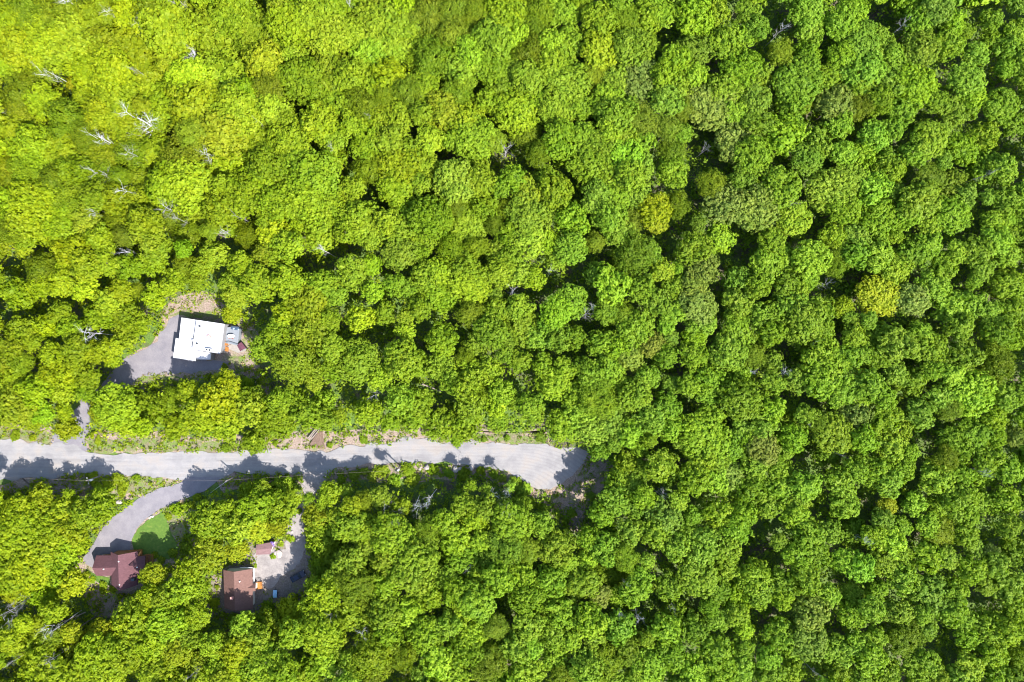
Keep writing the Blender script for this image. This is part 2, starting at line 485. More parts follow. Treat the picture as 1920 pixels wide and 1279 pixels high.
# ------------------------------------------------------------------ houses
def gable(root, eaves, ridge, roof_mat, wall_mat, t=0.22, inset=0.45, floor=0.0, wall_name='wall'):
    """eaves: four world points (left start, right start, right end, left end); ridge: start, end. One roof part, one wall part."""
    a, b2, c2, d = [Vector(p) for p in eaves]
    r0, r1 = Vector(ridge[0]), Vector(ridge[1])
    bm = bmesh.new()
    add_slab(bm, [a, r0, r1, d], t)
    add_slab(bm, [b2, c2, r1, r0], t)
    rf = link('roof', mesh_of('roof', bm, roof_mat), root)
    ctr = (a + b2 + c2 + d) / 4
    ax = ((d + c2) / 2 - (a + b2) / 2).normalized()
    ay = Vector((-ax.y, ax.x, 0))

    def ins(p, k=inset):
        q = p - ctr
        u, v = q.dot(ax), q.dot(ay)
        u -= math.copysign(min(k, abs(u)), u)
        v -= math.copysign(min(k, abs(v)), v)
        return ctr + ax * u + ay * v

    bm = bmesh.new()
    ring = []
    for l_, r_, rd in ((a, b2, r0), (d, c2, r1)):
        li, ri = ins(l_), ins(r_)
        q = rd - ctr
        m = ctr + ax * ((li + ri) / 2 - ctr).dot(ax) + ay * q.dot(ay)
        zl = l_.z - t + 0.12
        ring.append([bm.verts.new((li.x, li.y, floor)), bm.verts.new((ri.x, ri.y, floor)), bm.verts.new((ri.x, ri.y, zl)),
                     bm.verts.new((m.x, m.y, rd.z - t - 0.08)), bm.verts.new((li.x, li.y, zl))])
    bm.faces.new(ring[0])
    bm.faces.new(ring[1][::-1])
    for i in range(5):
        bm.faces.new((ring[0][i], ring[0][(i + 1) % 5], ring[1][(i + 1) % 5], ring[1][i]))
    link(wall_name, mesh_of('wall', bm, wall_mat), root)
    return rf


def window(root, c, wd, ht, rot):
    """window in a wall face: frame with a pane as its sub-part; rot is the wall's heading"""
    bm = bmesh.new()
    add_box(bm, c, wd + 0.2, 0.10, 0.1, rot)
    add_box(bm, (c[0], c[1], c[2] + ht + 0.1), wd + 0.2, 0.10, 0.1, rot)
    for s in (-1, 1):
        add_box(bm, (c[0] + s * math.cos(rot) * (wd / 2 + 0.05), c[1] + s * math.sin(rot) * (wd / 2 + 0.05), c[2] + 0.1), 0.1, 0.10, ht, rot)
    fr = link('window', mesh_of('window', bm, WHITE), root)
    bm = bmesh.new()
    add_box(bm, (c[0], c[1], c[2] + 0.1), wd, 0.05, ht, rot)
    g = link('pane', mesh_of('pane', bm, GLASSM), fr, False)
    return fr


def pipe(parent, p, r, h, mat, name='vent', z0=None):
    bm = bmesh.new()
    z0 = p.z if z0 is None else z0
    add_tube(bm, [(p.x, p.y, z0 - 0.15), (p.x, p.y, z0 + h)], [r, r], 10)
    add_tube(bm, [(p.x, p.y, z0 + h), (p.x, p.y, z0 + h + 0.06)], [r * 1.35, r * 1.2], 10)
    return link(name, mesh_of(name, bm, mat), parent, parent.type == 'EMPTY' or True)


# --- white flat-roofed house
base = W(372, 634)
hw = thing('flat_roof_house', 'modern house with four stepped flat white roofs in a small clearing', 'house', base)
blocks = [
    ([(340.5, 595.6), (368.6, 599.9), (361.0, 641.0), (335.6, 637.6)], 3.5),
    ([(368.6, 599.9), (420.8, 607.6), (413.0, 663.2), (360.6, 655.4)], 4.3),
    ([(330.0, 633.8), (361.2, 640.4), (360.6, 655.6), (369.8, 657.2), (366.8, 677.2), (325.0, 670.6)], 3.2),
    ([(370.2, 657.6), (396.2, 661.8), (394.6, 674.4), (368.2, 674.0)], 2.7)]
roofs = []
for pts, h in blocks:
    wp = [W(x, y, h) for x, y in pts]
    ctr = sum(wp, Vector()) / len(wp)
    bm = bmesh.new()
    add_prism(bm, [((p - ctr) * 0.975 + ctr)[:2] for p in wp], 0, h - 0.2)
    link('wall', mesh_of('wall', bm, GREYWALL), hw)
    bm = bmesh.new()
    add_prism(bm, [p[:2] for p in wp], h - 0.197, h)
    roof = link('roof', mesh_of('roof', bm, MEMBRANE), hw)
    roofs.append(roof)
    bm = bmesh.new()
    k = len(wp)
    for i in range(k):                                # metal edge strip standing round the roof
        p, q = wp[i], wp[(i + 1) % k]
        pi, qi = (p - ctr) * 0.988 + ctr, (q - ctr) * 0.988 + ctr
        add_prism(bm, [(p.x, p.y), (q.x, q.y), (qi.x, qi.y), (pi.x, pi.y)], h + 0.003, h + 0.11)
    link('roof_edge', mesh_of('roof_edge', bm, simple('edge_metal', (0.5, 0.5, 0.52), 0.5, 0.05)), roof, True)


def on_roof(i, name, bm, mat):
    return link(name, mesh_of(name, bm, mat), roofs[i], True)


for px, py in ((374.5, 611.8), (369.4, 644.5)):
    p = W(px, py, 4.4)
    bm = bmesh.new()
    add_box(bm, (p.x, p.y, 4.303), 0.42, 0.42, 0.35, -0.14)
    on_roof(1, 'vent', bm, DARK)
p = W(391.3, 631.5, 4.4)
bm = bmesh.new()
add_tube(bm, [(p.x, p.y, 4.303), (p.x, p.y, 4.55)], [0.62, 0.58], 20)
sk = on_roof(1, 'skylight', bm, CLAY)
bm = bmesh.new()
add_tube(bm, [(p.x, p.y, 4.553), (p.x, p.y, 4.68), (p.x, p.y, 4.74)], [0.34, 0.28, 0.1], 16)
link('dome', mesh_of('dome', bm, WHITE), sk, False)
p = W(392, 656, 4.5)
bm = bmesh.new()
add_box(bm, (p.x, p.y, 4.303), 1.6, 0.75, 0.75, -0.14)
ac = on_roof(1, 'air_conditioner', bm, INSUL)
bm = bmesh.new()
for s in (-0.38, 0.38):
    add_tube(bm, [(p.x + s, p.y - s * 0.14, 5.055), (p.x + s, p.y - s * 0.14, 5.09)], [0.27, 0.27], 14)
link('fan_grille', mesh_of('fan_grille', bm, DARK), ac, False)
p = W(361, 638, 4.0)
bm = bmesh.new()
add_box(bm, (p.x, p.y, 3.503), 0.6, 0.6, 0.5, -0.14)
on_roof(0, 'chimney', bm, simple('grey_flashing', (0.25, 0.25, 0.27), 0.6))
p = W(376, 604, 4.3)
bm = bmesh.new()
add_box(bm, (p.x, p.y, 4.303), 0.7, 0.2, 0.08, -0.14)
on_roof(1, 'hatch', bm, INSUL)
rotb = -0.148
for (px, py, wd) in ((352, 593, 1.6), (395, 601, 2.4)):
    p = W(px, py + 4.6, 3.5)
    window(hw, (p.x, p.y - 0.1, 1.0), wd, 1.3, rotb)
pd = W(334, 655, 1.2)
bm = bmesh.new()
add_box(bm, (pd.x, pd.y, 0.05), 0.08, 1.0, 2.05, rotb)
dr = link('door', mesh_of('door', bm, LOGWALL), hw)
bm = bmesh.new()
add_box(bm, (pd.x - 0.08, pd.y - 0.35, 1.05), 0.08, 0.12, 0.06, rotb)
link('handle', mesh_of('handle', bm, DARK), dr, False)
# cedar side steps as part of the house
bm = bmesh.new()
for i, (a0, a1) in enumerate(((0, 1), (1, 2), (2, 3))):
    for px, py in ((421.2, 628), (419.6, 639), (418.2, 649)):
        pass
for px, py in ((421.3, 627), (420.4, 633), (419.6, 639), (418.7, 645)):
    p = W(px + 0.6, py, 2.0)
    add_box(bm, (p.x, p.y, 0.062), 0.85, 0.84, 1.9, rotb)
link('side_deck', mesh_of('side_deck', bm, ORANGE), hw)
bm = bmesh.new()
for i in range(4):
    p = W(418.6 + 2.6 * i, 653 + 0.8 * i, 1.8 - 0.45 * i)
    add_box(bm, (p.x, p.y, 0.063), 0.4, 1.4 - 0.1 * i, 1.75 - 0.45 * i, rotb)
link('steps', mesh_of('steps', bm, ORANGE), hw)

# patio with its furniture
pat = [(424.5, 614), (432, 613), (449, 616.5), (447.4, 633), (445, 647.5), (422.5, 643.4), (423.4, 630)]
bm = bmesh.new()
add_prism(bm, [W(x, y, 2.0)[:2] for x, y in pat], 0.0, 2.0)
pt = thing('patio', 'raised grey stone patio beside the white roofed house', 'patio', W(436, 630))
link('slab', mesh_of('slab', bm, PAVER), pt)
bm = bmesh.new()
for (a0, b0) in (((423.6, 641.6), (430, 641)), ((430, 641), (445.6, 646))):
    p, q = W(*a0, 2.2), W(*b0, 2.2)
    d = (q - p).normalized() * 0.0
    nrm = Vector((-(q - p).y, (q - p).x, 0)).normalized() * 0.16
    add_prism(bm, [(p + nrm)[:2], (q + nrm)[:2], (q - nrm)[:2], (p - nrm)[:2]], 2.003, 2.35)
link('low_wall', mesh_of('low_wall', bm, simple('slate_wall', (0.12, 0.14, 0.16), 0.8)), pt)
p = W(433, 630, 2.7)
tb = thing('oval_table', 'white oval table standing on the grey patio', 'table', (p.x, p.y, 2.0))
bm = bmesh.new()
add_prism(bm, [(p.x + 1.02 * math.cos(a), p.y + 0.5 * math.sin(a)) for a in (2 * math.pi * k / 28 for k in range(28))], 2.68, 2.74)
link('tabletop', mesh_of('tabletop', bm, WHITE), tb)
for sx_ in (-0.6, 0.6):
    for sy_ in (-0.25, 0.25):
        bm = bmesh.new()
        add_tube(bm, [(p.x + sx_, p.y + sy_, 2.003), (p.x + sx_, p.y + sy_, 2.677)], [0.04, 0.04], 6)
        link('leg', mesh_of('leg', bm, WHITE), tb)
p = W(440.5, 615.5, 2.4)
so = thing('corner_sofa', 'dark blue outdoor sofa at the upper end of the patio', 'sofa', (p.x, p.y, 2.0))
bm = bmesh.new()
add_box(bm, (p.x, p.y, 2.003), 2.1, 0.85, 0.4, -0.12)
link('seat', mesh_of('seat', bm, NAVY), so)
bm = bmesh.new()
add_box(bm, (p.x + 0.06, p.y + 0.52, 2.003), 2.1, 0.18, 0.8, -0.12)
link('backrest', mesh_of('backrest', bm, DARK), so)
bm = bmesh.new()
add_box(bm, (p.x + 0.96, p.y - 0.35, 2.406), 0.25, 0.4, 0.12, -0.12)
PALEC = simple('pale_cushion', (0.3, 0.42, 0.46), 0.7)
link('cushion', mesh_of('cushion', bm, PALEC), so)
bm = bmesh.new()
add_box(bm, (p.x - 0.3, p.y - 0.1, 2.406), 0.4, 0.4, 0.13, 0.3)
link('cushion', mesh_of('cushion', bm, PALEC), so)
for i, (px, py) in enumerate(((430.5, 633.3), (436.5, 634.2))):
    p = W(px, py, 2.3)
    ch = thing('patio_chair', ('small chair at the left of the oval patio table', 'small chair at the right of the oval patio table')[i], 'chair', (p.x, p.y, 2.0), 'chairs at the patio table')
    bm = bmesh.new()
    add_box(bm, (p.x, p.y, 2.4), 0.42, 0.42, 0.05, 0.1)
    link('seat', mesh_of('seat', bm, CLAY), ch)
    bm = bmesh.new()
    add_box(bm, (p.x, p.y - 0.22, 2.453), 0.42, 0.05, 0.42, 0.1)
    link('backrest', mesh_of('backrest', bm, CLAY), ch)
    for dx in (-0.17, 0.17):
        for dy in (-0.15, 0.15):
            bm = bmesh.new()
            add_tube(bm, [(p.x + dx, p.y + dy, 2.003), (p.x + dx, p.y + dy, 2.397)], [0.025, 0.025], 5)
            link('leg', mesh_of('leg', bm, DARK), ch)

# maroon shed
sh = thing('garden_shed', 'small shed with a maroon roof at the corner of the patio', 'shed', W(452, 650))
e = [W(444.4, 648, 1.9), W(452.6, 641.4, 1.9), W(461, 652.6, 1.9), W(450.4, 659.0, 1.9)]
rf = gable(sh, [e[0], e[1], e[2], e[3]], [(e[0] + e[1]) / 2 + Vector((0, 0, 0.5)), (e[2] + e[3]) / 2 + Vector((0, 0, 0.5))], MAROON, DARK, 0.12, 0.18)
bm = bmesh.new()
q = (e[3] + e[2]) / 2
add_box(bm, (q.x - 0.03, q.y + 0.16, 0.05), 0.7, 0.05, 1.6, 0.55)
link('door', mesh_of('door', bm, GREYWALL), sh)

# --- cross-shaped house
hc = thing('cross_gable_house', 'house with a plum brown cross shaped roof at the end of the paved drive', 'house', W(232, 1058))
main_r = [W(220.9, 1041, 5.6), W(223.3, 1108.4, 5.6)]
main_e = [W(207.4, 1035, 3.0), W(257.8, 1034, 3.0), W(257.6, 1097, 3.0), W(209.2, 1096, 3.0)]
rm = gable(hc, main_e, main_r, SHINGLE_A, LOGWALL)
rwst = gable(hc, [W(180.5, 1041.6, 2.9), W(180.5, 1079.7, 2.9), W(209.0, 1079.7, 2.9), W(208.6, 1041.4, 2.9)],
             [W(172.8, 1065, 4.85), W(217.6, 1064.4, 4.85)], SHINGLE_A, LOGWALL)
rest = gable(hc, [W(256.6, 1043.3, 2.9), W(256.8, 1079.2, 2.9), W(272.5, 1078.6, 2.9), W(272.3, 1043.0, 2.9)],
             [W(240.8, 1061.5, 4.75), W(271.4, 1060.9, 4.75)], SHINGLE_A, LOGWALL)
for (px, py, h, rt) in ((195, 1066.8, 4.6, rwst), (223.4, 1052.5, 5.3, rm), (257.8, 1063.3, 4.5, rest), (225, 1096, 5.3, rm)):
    p = W(px, py, h)
    pipe(rt, p, 0.13, 0.55, INSUL, 'vent', h - 0.3)
p = W(249, 1087, 4)
bm = bmesh.new()
add_box(bm, (p.x, p.y, 3.2), 0.9, 0.7, 1.0)
link('skylight', mesh_of('skylight', bm, GLASSM), rm, True)
# wooden decks
bm = bmesh.new()
z = 0.0
add_prism(bm, [W(*q, 0.7)[:2] for q in ((271.5, 1040), (287, 1040), (287, 1056), (271.5, 1078))], 0.55, 0.7)
dk = link('deck', mesh_of('deck', bm, DECKWOOD), hc)
bm = bmesh.new()
for q0, q1 in (((272, 1040.4), (286.6, 1040.4)), ((286.6, 1040.4), (286.6, 1055.6))):
    a_, b_ = W(*q0, 1.6), W(*q1, 1.6)
    add_tube(bm, [(a_.x, a_.y, 1.6), (b_.x, b_.y, 1.6)], [0.06, 0.06], 6)
    for k in range(5):
        m_ = a_.lerp(b_, k / 4)
        add_tube(bm, [(m_.x, m_.y, 0.703), (m_.x, m_.y, 1.55)], [0.045, 0.045], 5)
link('railing', mesh_of('railing', bm, ORANGE), dk, False)
bm = bmesh.new()
add_prism(bm, [W(*q, 0.6)[:2] for q in ((236, 1033), (265.5, 1030.5), (265.5, 1043), (236, 1041))], 0.45, 0.6)
pdk = link('porch', mesh_of('porch', bm, ORANGE), hc)
bm = bmesh.new()
for q0, q1 in (((236, 1033), (265.2, 1030.8)), ((265.2, 1030.8), (265.2, 1042))):
    a_, b_ = W(*q0, 1.5), W(*q1, 1.5)
    add_tube(bm, [(a_.x, a_.y, 1.5), (b_.x, b_.y, 1.5)], [0.06, 0.06], 6)
    for k in range(6):
        m_ = a_.lerp(b_, k / 5)
        add_tube(bm, [(m_.x, m_.y, 0.603), (m_.x, m_.y, 1.45)], [0.045, 0.045], 5)
link('railing', mesh_of('railing', bm, ORANGE), pdk, False)
bm = bmesh.new()
for q in ((262.5, 1032),):
    a_ = W(*q, 2.0)
    add_prism(bm, [W(x, y, 2.9)[:2] for x, y in ((258.6, 1041), (262.8, 1033.4), (264.6, 1035), (260.6, 1043))], 2.72, 2.88)
link('porch_beam', mesh_of('porch_beam', bm, ORANGE), hc)
pw = W(190, 1045.0, 2.9)
window(hc, (pw.x, pw.y + 0.02, 0.9), 1.4, 1.2, 0)
pw = W(248, 1038.0, 2.9)
window(hc, (pw.x, pw.y, 0.9), 1.8, 1.2, 0)
bm = bmesh.new()
pw = W(232, 1038.2, 2.9)
add_box(bm, (pw.x, pw.y, 0.61), 1.0, 0.08, 2.05)
dr = link('door', mesh_of('door', bm, DECKWOOD), hc)

# --- rectangular brown house
hb = thing('gabled_house', 'rectangular house with a worn brown roof between the trees at the track end', 'house', W(447, 1104))
rb = gable(hb, [W(418.9, 1069, 3.0), W(473, 1066.6, 3.0), W(473.8, 1141.6, 3.0), W(421, 1140.4, 3.0)],
           [W(438.4, 1072.4, 5.0), W(441, 1146, 5.0)], SHINGLE_B, CREAM)
rp = gable(hb, [W(472.4, 1108.6, 2.75), W(472.4, 1094.4, 2.75), W(479.2, 1094.4, 2.75), W(479.2, 1108.6, 2.75)],
           [W(462.6, 1102.6, 3.6), W(478.8, 1102.6, 3.6)], SHINGLE_B, CREAM, 0.16, 0.3)
for (px, py) in ((450, 1090),):
    pipe(rb, W(px, py, 4.4), 0.14, 0.6, INSUL, 'vent', 4.1)
bm = bmesh.new()
p = W(434, 1122, 5.4)
add_box(bm, (p.x, p.y, 4.2), 0.7, 0.7, 1.3)
link('chimney', mesh_of('chimney', bm, CLAY), rb, True)
bm = bmesh.new()
add_prism(bm, [W(*q, 0.6)[:2] for q in ((479.6, 1092.5), (491, 1091), (491.6, 1104), (479.8, 1105.5))], 0.45, 0.6)
pdk = link('porch', mesh_of('porch', bm, ORANGE), hb)
bm = bmesh.new()
for q0, q1 in (((480, 1092.6), (490.6, 1091.4)), ((490.6, 1091.4), (491.2, 1103.6))):
    a_, b_ = W(*q0, 1.5), W(*q1, 1.5)
    add_tube(bm, [(a_.x, a_.y, 1.5), (b_.x, b_.y, 1.5)], [0.07, 0.07], 6)
    for k in range(5):
        m_ = a_.lerp(b_, k / 4)
        add_tube(bm, [(m_.x, m_.y, 0.603), (m_.x, m_.y, 1.45)], [0.05, 0.05], 5)
link('railing', mesh_of('railing', bm, ORANGE), pdk, False)
bm = bmesh.new()
a_, b_ = W(476.0, 1066, 2.8), W(476.4, 1090, 2.8)
add_tube(bm, [a_, b_], [0.1, 0.1], 6)
link('gutter', mesh_of('gutter', bm, WHITE), hb)
bm = bmesh.new()
a_, b_ = W(450, 1064.4, 2.8), W(473.6, 1064.6, 2.8)
add_tube(bm, [a_, b_], [0.08, 0.08], 6)
link('gutter', mesh_of('gutter', bm, WHITE), hb)
pw = W(470.6, 1080, 2.8)
window(hb, (pw.x + 0.02, pw.y, 0.9), 1.5, 1.2, math.pi / 2)
pw = W(446, 1071.8, 2.8)
window(hb, (pw.x, pw.y, 0.9), 1.5, 1.2, 0)

# --- outbuilding above the gravel yard
ob = thing('garage', 'low outbuilding with a faded pinkish roof beside the pale yard', 'garage', W(496, 1030))
rg = gable(ob, [W(480.2, 1021.4, 2.3), W(480.0, 1040.4, 2.3), W(506.2, 1039.4, 2.3), W(513.8, 1016, 2.3)],
           [W(480.0, 1031, 2.75), W(510, 1028, 2.75)], SHINGLE_C, CREAM, 0.14, 0.3)
bm = bmesh.new()
add_box(bm, (W(493, 1040, 1.2).x, W(493, 1039.4, 2.3).y + 0.27, 0.07), 2.4, 0.06, 1.9)
link('door', mesh_of('door', bm, WHITE), ob)
tp = thing('tarp_bundle', 'purple tarp lying bunched on the right end of the pinkish roof', 'tarp', W(511, 1020, 2.5))
bm = bmesh.new()
p = W(511, 1019, 2.6)
add_rock(bm, (p.x, p.y, 2.42), 0.55, rnd, 0.3)
add_rock(bm, (p.x + 0.25, p.y - 0.6, 2.4), 0.4, rnd, 0.3)
add_rock(bm, (p.x - 0.35, p.y + 0.3, 2.42), 0.35, rnd, 0.3)
link('sheet', mesh_of('sheet', bm, PURPLE, True), tp)

# --- parked car in the shade, and the covered trailer
def car(px, py, rot, label):
    p = W(px, py)
    o = thing('parked_car', label, 'car', (p.x, p.y, 0.05))
    o.rotation_euler[2] = rot
    bm = bmesh.new()
    prof = [(-2.1, 0.35), (-2.15, 0.75), (-1.9, 0.92), (-1.1, 0.98), (-0.95, 1.0), (0.95, 1.0), (1.3, 0.95), (2.05, 0.82), (2.15, 0.6), (2.1, 0.35)]
    for s in (-1, 1):
        pass
    A = [bm.verts.new((x, -0.86, z)) for x, z in prof]
    B = [bm.verts.new((x, 0.86, z)) for x, z in prof]
    bm.faces.new(A)
    bm.faces.new(B[::-1])
    for i in range(len(prof)):
        j = (i + 1) % len(prof)
        bm.faces.new((A[i], A[j], B[j], B[i]))
    bd = link('body', mesh_of('body', bm, CAR), o, False)
    bm = bmesh.new()
    for z0, z1, x0, x1, y0, x2, x3, y1 in ((1.003, 1.42, -1.55, 0.95, 0.8, -1.1, 0.35, 0.62),):
        lo = [bm.verts.new(v) for v in ((x0, -y0, z0), (x1, -y0, z0), (x1, y0, z0), (x0, y0, z0))]
        hi = [bm.verts.new(v) for v in ((x2, -y1, z1), (x3, -y1, z1), (x3, y1, z1), (x2, y1, z1))]
        bm.faces.new(lo[::-1])
        bm.faces.new(hi)
        for i in range(4):
            bm.faces.new((lo[i], lo[(i + 1) % 4], hi[(i + 1) % 4], hi[i]))
    link('windows', mesh_of('windows', bm, GLASSM), o, False)
    bm = bmesh.new()
    add_box(bm, (-0.37, 0, 1.423), 1.4, 1.2, 0.05)
    link('car_roof', mesh_of('car_roof', bm, CAR), o, False)
    for x in (-1.35, 1.35):
        for y in (-0.8, 0.8):
            bm = bmesh.new()
            add_tube(bm, [(x, y - 0.11, 0.33), (x, y + 0.11, 0.33)], [0.33, 0.33], 16)
            wh = link('wheel', mesh_of('wheel', bm, TYRE), o, False)
            bm = bmesh.new()
            sgn = 1 if y > 0 else -1
            add_tube(bm, [(x, y + sgn * 0.112, 0.33), (x, y + sgn * 0.13, 0.33)], [0.19, 0.17], 12)
            link('rim', mesh_of('rim', bm, INSUL), wh, False)
    for y in (-0.6, 0.6):
        bm = bmesh.new()
        add_box(bm, (2.11, y, 0.62), 0.08, 0.32, 0.12)
        link('headlight', mesh_of('headlight', bm, WHITE), o, False)
    return o


car(560, 1079, 0.5, 'dark blue car parked in tree shade at the right of the yard')
p = W(517.5, 1112)
tr = thing('trailer', 'small trailer under a pale blue cover below the orange porch', 'trailer', (p.x, p.y, 0.03))
bm = bmesh.new()
add_box(bm, (p.x, p.y, 0.42), 1.05, 2.2, 0.25, 0.05)
link('bed', mesh_of('bed', bm, DARK), tr)
bm = bmesh.new()
ys = [-1.1, -0.7, 0.0, 0.7, 1.1]
zs = [0.72, 0.95, 1.02, 0.92, 0.72]
L_ = [[bm.verts.new((p.x + sx_ * (0.54 if sx_ else 0), p.y + y, z + (0.1 if sx_ == 0 else -0.02))) for y, z in zip(ys, zs)] for sx_ in (-1, 0, 1)]
for a_, b_ in ((0, 1), (1, 2)):
    for i in range(4):
        bm.faces.new((L_[a_][i], L_[a_][i + 1], L_[b_][i + 1], L_[b_][i]))
for side in (0, 2):
    lowv = [bm.verts.new((L_[side][i].co.x, L_[side][i].co.y, 0.673)) for i in range(5)]
    for i in range(4):
        bm.faces.new((L_[side][i], L_[side][i + 1], lowv[i + 1], lowv[i]))
link('cover', mesh_of('cover', bm, TARP), tr)
for sx_ in (-0.62, 0.62):
    bm = bmesh.new()
    add_tube(bm, [(p.x + sx_ - 0.08, p.y, 0.28), (p.x + sx_ + 0.08, p.y, 0.28)], [0.28, 0.28], 14)
    link('wheel', mesh_of('wheel', bm, TYRE), tr)
bm = bmesh.new()
add_tube(bm, [(p.x, p.y + 1.1, 0.5), (p.x + 0.05, p.y + 1.9, 0.45)], [0.05, 0.05], 6)
link('drawbar', mesh_of('drawbar', bm, DARK), tr)

# ------------------------------------------------------------------ utility poles, wires, rocks, logs
poles = [(193, 891, 7.6, True, 'wooden utility pole with crossarm and transformer left of the paved drive'),
         (446, 891, 7.4, False, 'plain wooden utility pole right of the paved drive'),
         (751, 873, 7.4, True, 'wooden utility pole with crossarm above the middle of the gravel road')]
tops = []
for px, py, h, arm, lb in poles:
    p = W(px, py)
    o = thing('utility_pole', lb, 'pole', p, 'poles along the gravel road')
    bm = bmesh.new()
    add_tube(bm, [(p.x, p.y, 0), (p.x, p.y, h)], [0.19, 0.14], 10)
    link('post', mesh_of('post', bm, POLE), o)
    tops.append(Vector((p.x, p.y, h)))
    if arm:
        bm = bmesh.new()
        add_box(bm, (p.x, p.y - 0.19, h - 0.9), 0.12, 2.0, 0.14, 0.3)
        ca_ = link('crossarm', mesh_of('crossarm', bm, POLE), o)
        for k in (-0.85, 0.85):
            bm = bmesh.new()
            q = (p.x - math.sin(0.3) * k, p.y - 0.19 + math.cos(0.3) * k)
            add_tube(bm, [(*q, h - 0.757), (*q, h - 0.5)], [0.08, 0.06], 8)
            link('insulator', mesh_of('insulator', bm, INSUL), ca_, False)
        bm = bmesh.new()
        add_tube(bm, [(p.x + 0.36, p.y - 0.16, h - 2.2), (p.x + 0.36, p.y - 0.16, h - 1.25)], [0.26, 0.26], 14)
        link('transformer', mesh_of('transformer', bm, INSUL), o)


def wire(a, b_, sag, label):
    bm = bmesh.new()
    pts = []
    for k in range(13):
        t = k / 12
        q = a.lerp(b_, t)
        pts.append((q.x, q.y, q.z - sag * 4 * t * (1 - t)))
    add_tube(bm, pts, [0.013] * 13, 5)
    tag(link('power_line', mesh_of('power_line', bm, LOG)), label, 'wire', 'wires between the poles')


far = Vector((W(-160, 880).x, W(-160, 880).y, 7.2))
wire(far, tops[0], 0.5, 'thin wire running left from the pole with the transformer')
wire(tops[0] + Vector((0, 0, -0.4)), tops[1], 0.6, 'thin wire crossing the paved drive between two poles')
wire(tops[1] + Vector((0, 0, -0.3)), tops[2], 0.7, 'thin wire above the middle stretch of the gravel road')
q = W(395, 924)
bm = bmesh.new()
add_tube(bm, [tops[1] - Vector((0, 0, 0.8)), (q.x, q.y, 0.1)], [0.04, 0.04], 5)
tag(link('guy_wire', mesh_of('guy_wire', bm, INSUL)), 'slanting guy wire from the plain utility pole to the ground', 'wire')

rocks = [(854, 880, 0.9, 'grey boulder at the lower road edge, leftmost of three close together'), (862, 879, 0.8, 'grey boulder at the lower road edge, middle of three close together'),
         (883, 877, 0.95, 'grey boulder at the lower road edge, rightmost of three close together'),
         (803, 876, 1.3, 'broad pinkish boulder at the lower road edge beside weeds'), (788, 878, 0.6, 'small boulder left of the broad pinkish one'),
         (745, 883, 0.5, 'white stone beside the third utility pole'), (329, 947, 0.75, 'flat white stone at the right edge of the paved drive'),
         (285, 968, 0.5, 'white stone on the lawn edge'), (281, 971, 0.4, 'smaller white stone on the lawn edge'),
         (223, 941, 0.8, 'pale pink boulder left of the paved drive'), (525, 1038, 1.0, 'large pale boulder between outbuilding and track'),
         (517, 1037, 0.6, 'small pale boulder right of the outbuilding'), (521, 987, 0.6, 'white rock between trees left of the track'),
         (547, 997, 0.5, 'white rock on the left track edge'), (358, 990, 0.5, 'white rock in the scrub right of the lawn, upper'),
         (361, 996, 0.6, 'white rock in the scrub right of the lawn, lower'), (355, 985, 0.35, 'little white rock in the scrub right of the lawn')]
for px, py, r, lb in rocks:
    p = W(px, py)
    bm = bmesh.new()
    add_rock(bm, (p.x, p.y, 0.0), r, rnd, 0.55)
    tag(link('boulder', mesh_of('boulder', bm, ROCK)), lb, 'rock', 'pale rocks about the road and yards')

# earth slide and felled logs by the road
bm = bmesh.new()
tri = wiggle([(577, 834), (586, 820), (598, 800), (604, 808), (608, 830), (611, 842), (596, 838)], 0.6, 0.4, 31)
top = W(597, 812)
vs = [bm.verts.new((x, y, 0.03)) for x, y in tri]
mid = [bm.verts.new((x * 0.6 + top.x * 0.4, y * 0.6 + top.y * 0.4, 0.75)) for x, y in tri]
tv = bm.verts.new((top.x, top.y, 1.05))
for i in range(len(vs)):
    j = (i + 1) % len(vs)
    bm.faces.new((vs[i], vs[j], mid[j], mid[i]))
    bm.faces.new((mid[i], mid[j], tv))
tag(link('earth_slide', mesh_of('earth_slide', bm, EARTH)), 'brown fan of bare earth sliding down to the gravel road', kind='structure')


def log(a, b_, r, mat, label, z=0.25, z2=None, group='felled logs'):
    p, q = W(*a, z), W(*b_, z if z2 is None else z2)
    bm = bmesh.new()
    mid_ = p.lerp(q, 0.5) + Vector((rnd.uniform(-.15, .15), rnd.uniform(-.15, .15), 0.03))
    add_tube(bm, [p, mid_, q], [r, r * 0.9, r * 0.75], 8)
    tag(link('log', mesh_of('log', bm, mat)), label, 'log', group)


log((577, 822), (597, 798), 0.16, LOG, 'pale log on the earth slide, uppermost of the three', 0.75, 1.0)
log((579, 824), (599, 800), 0.15, LOG, 'pale log on the earth slide, middle of the three', 0.9, 1.15)
log((583, 824), (601, 802), 0.14, LOG, 'pale log on the earth slide, lowest of the three', 1.0, 1.15)
log((1012, 811), (1031, 836), 0.2, DARKLOG, 'dark log lying beside the upper right end of the road', 0.3)
log((124, 936), (146, 924), 0.12, LOG, 'thin pale log in the weeds below the road at far left', 0.6)
log((128, 942), (138, 937), 0.1, LOG, 'short pale log in the weeds below the road at far left', 0.5)
log((244, 720), (259, 721), 0.12, LOG, 'pale log in shade where the drive enters the clearing', 0.4)
log((333, 748), (378, 743), 0.13, LOG, 'long pale fallen trunk in the trees below the white roofed house', 4.0, 3.0)
log((1068, 980), (1088, 1004), 0.2, DARKLOG, 'dark log across the dirt path', 0.3)
log((790, 720), (826, 734), 0.2, LOG, 'fallen trunk lying in the gap above the road', 2.0, 1.0)
log((160, 1148), (118, 1166), 0.13, LOG, 'bare fallen trunk below the cross shaped house, upper', 3.0)
log((150, 1152), (128, 1176), 0.12, LOG, 'bare fallen trunk below the cross shaped house, lower', 3.0)
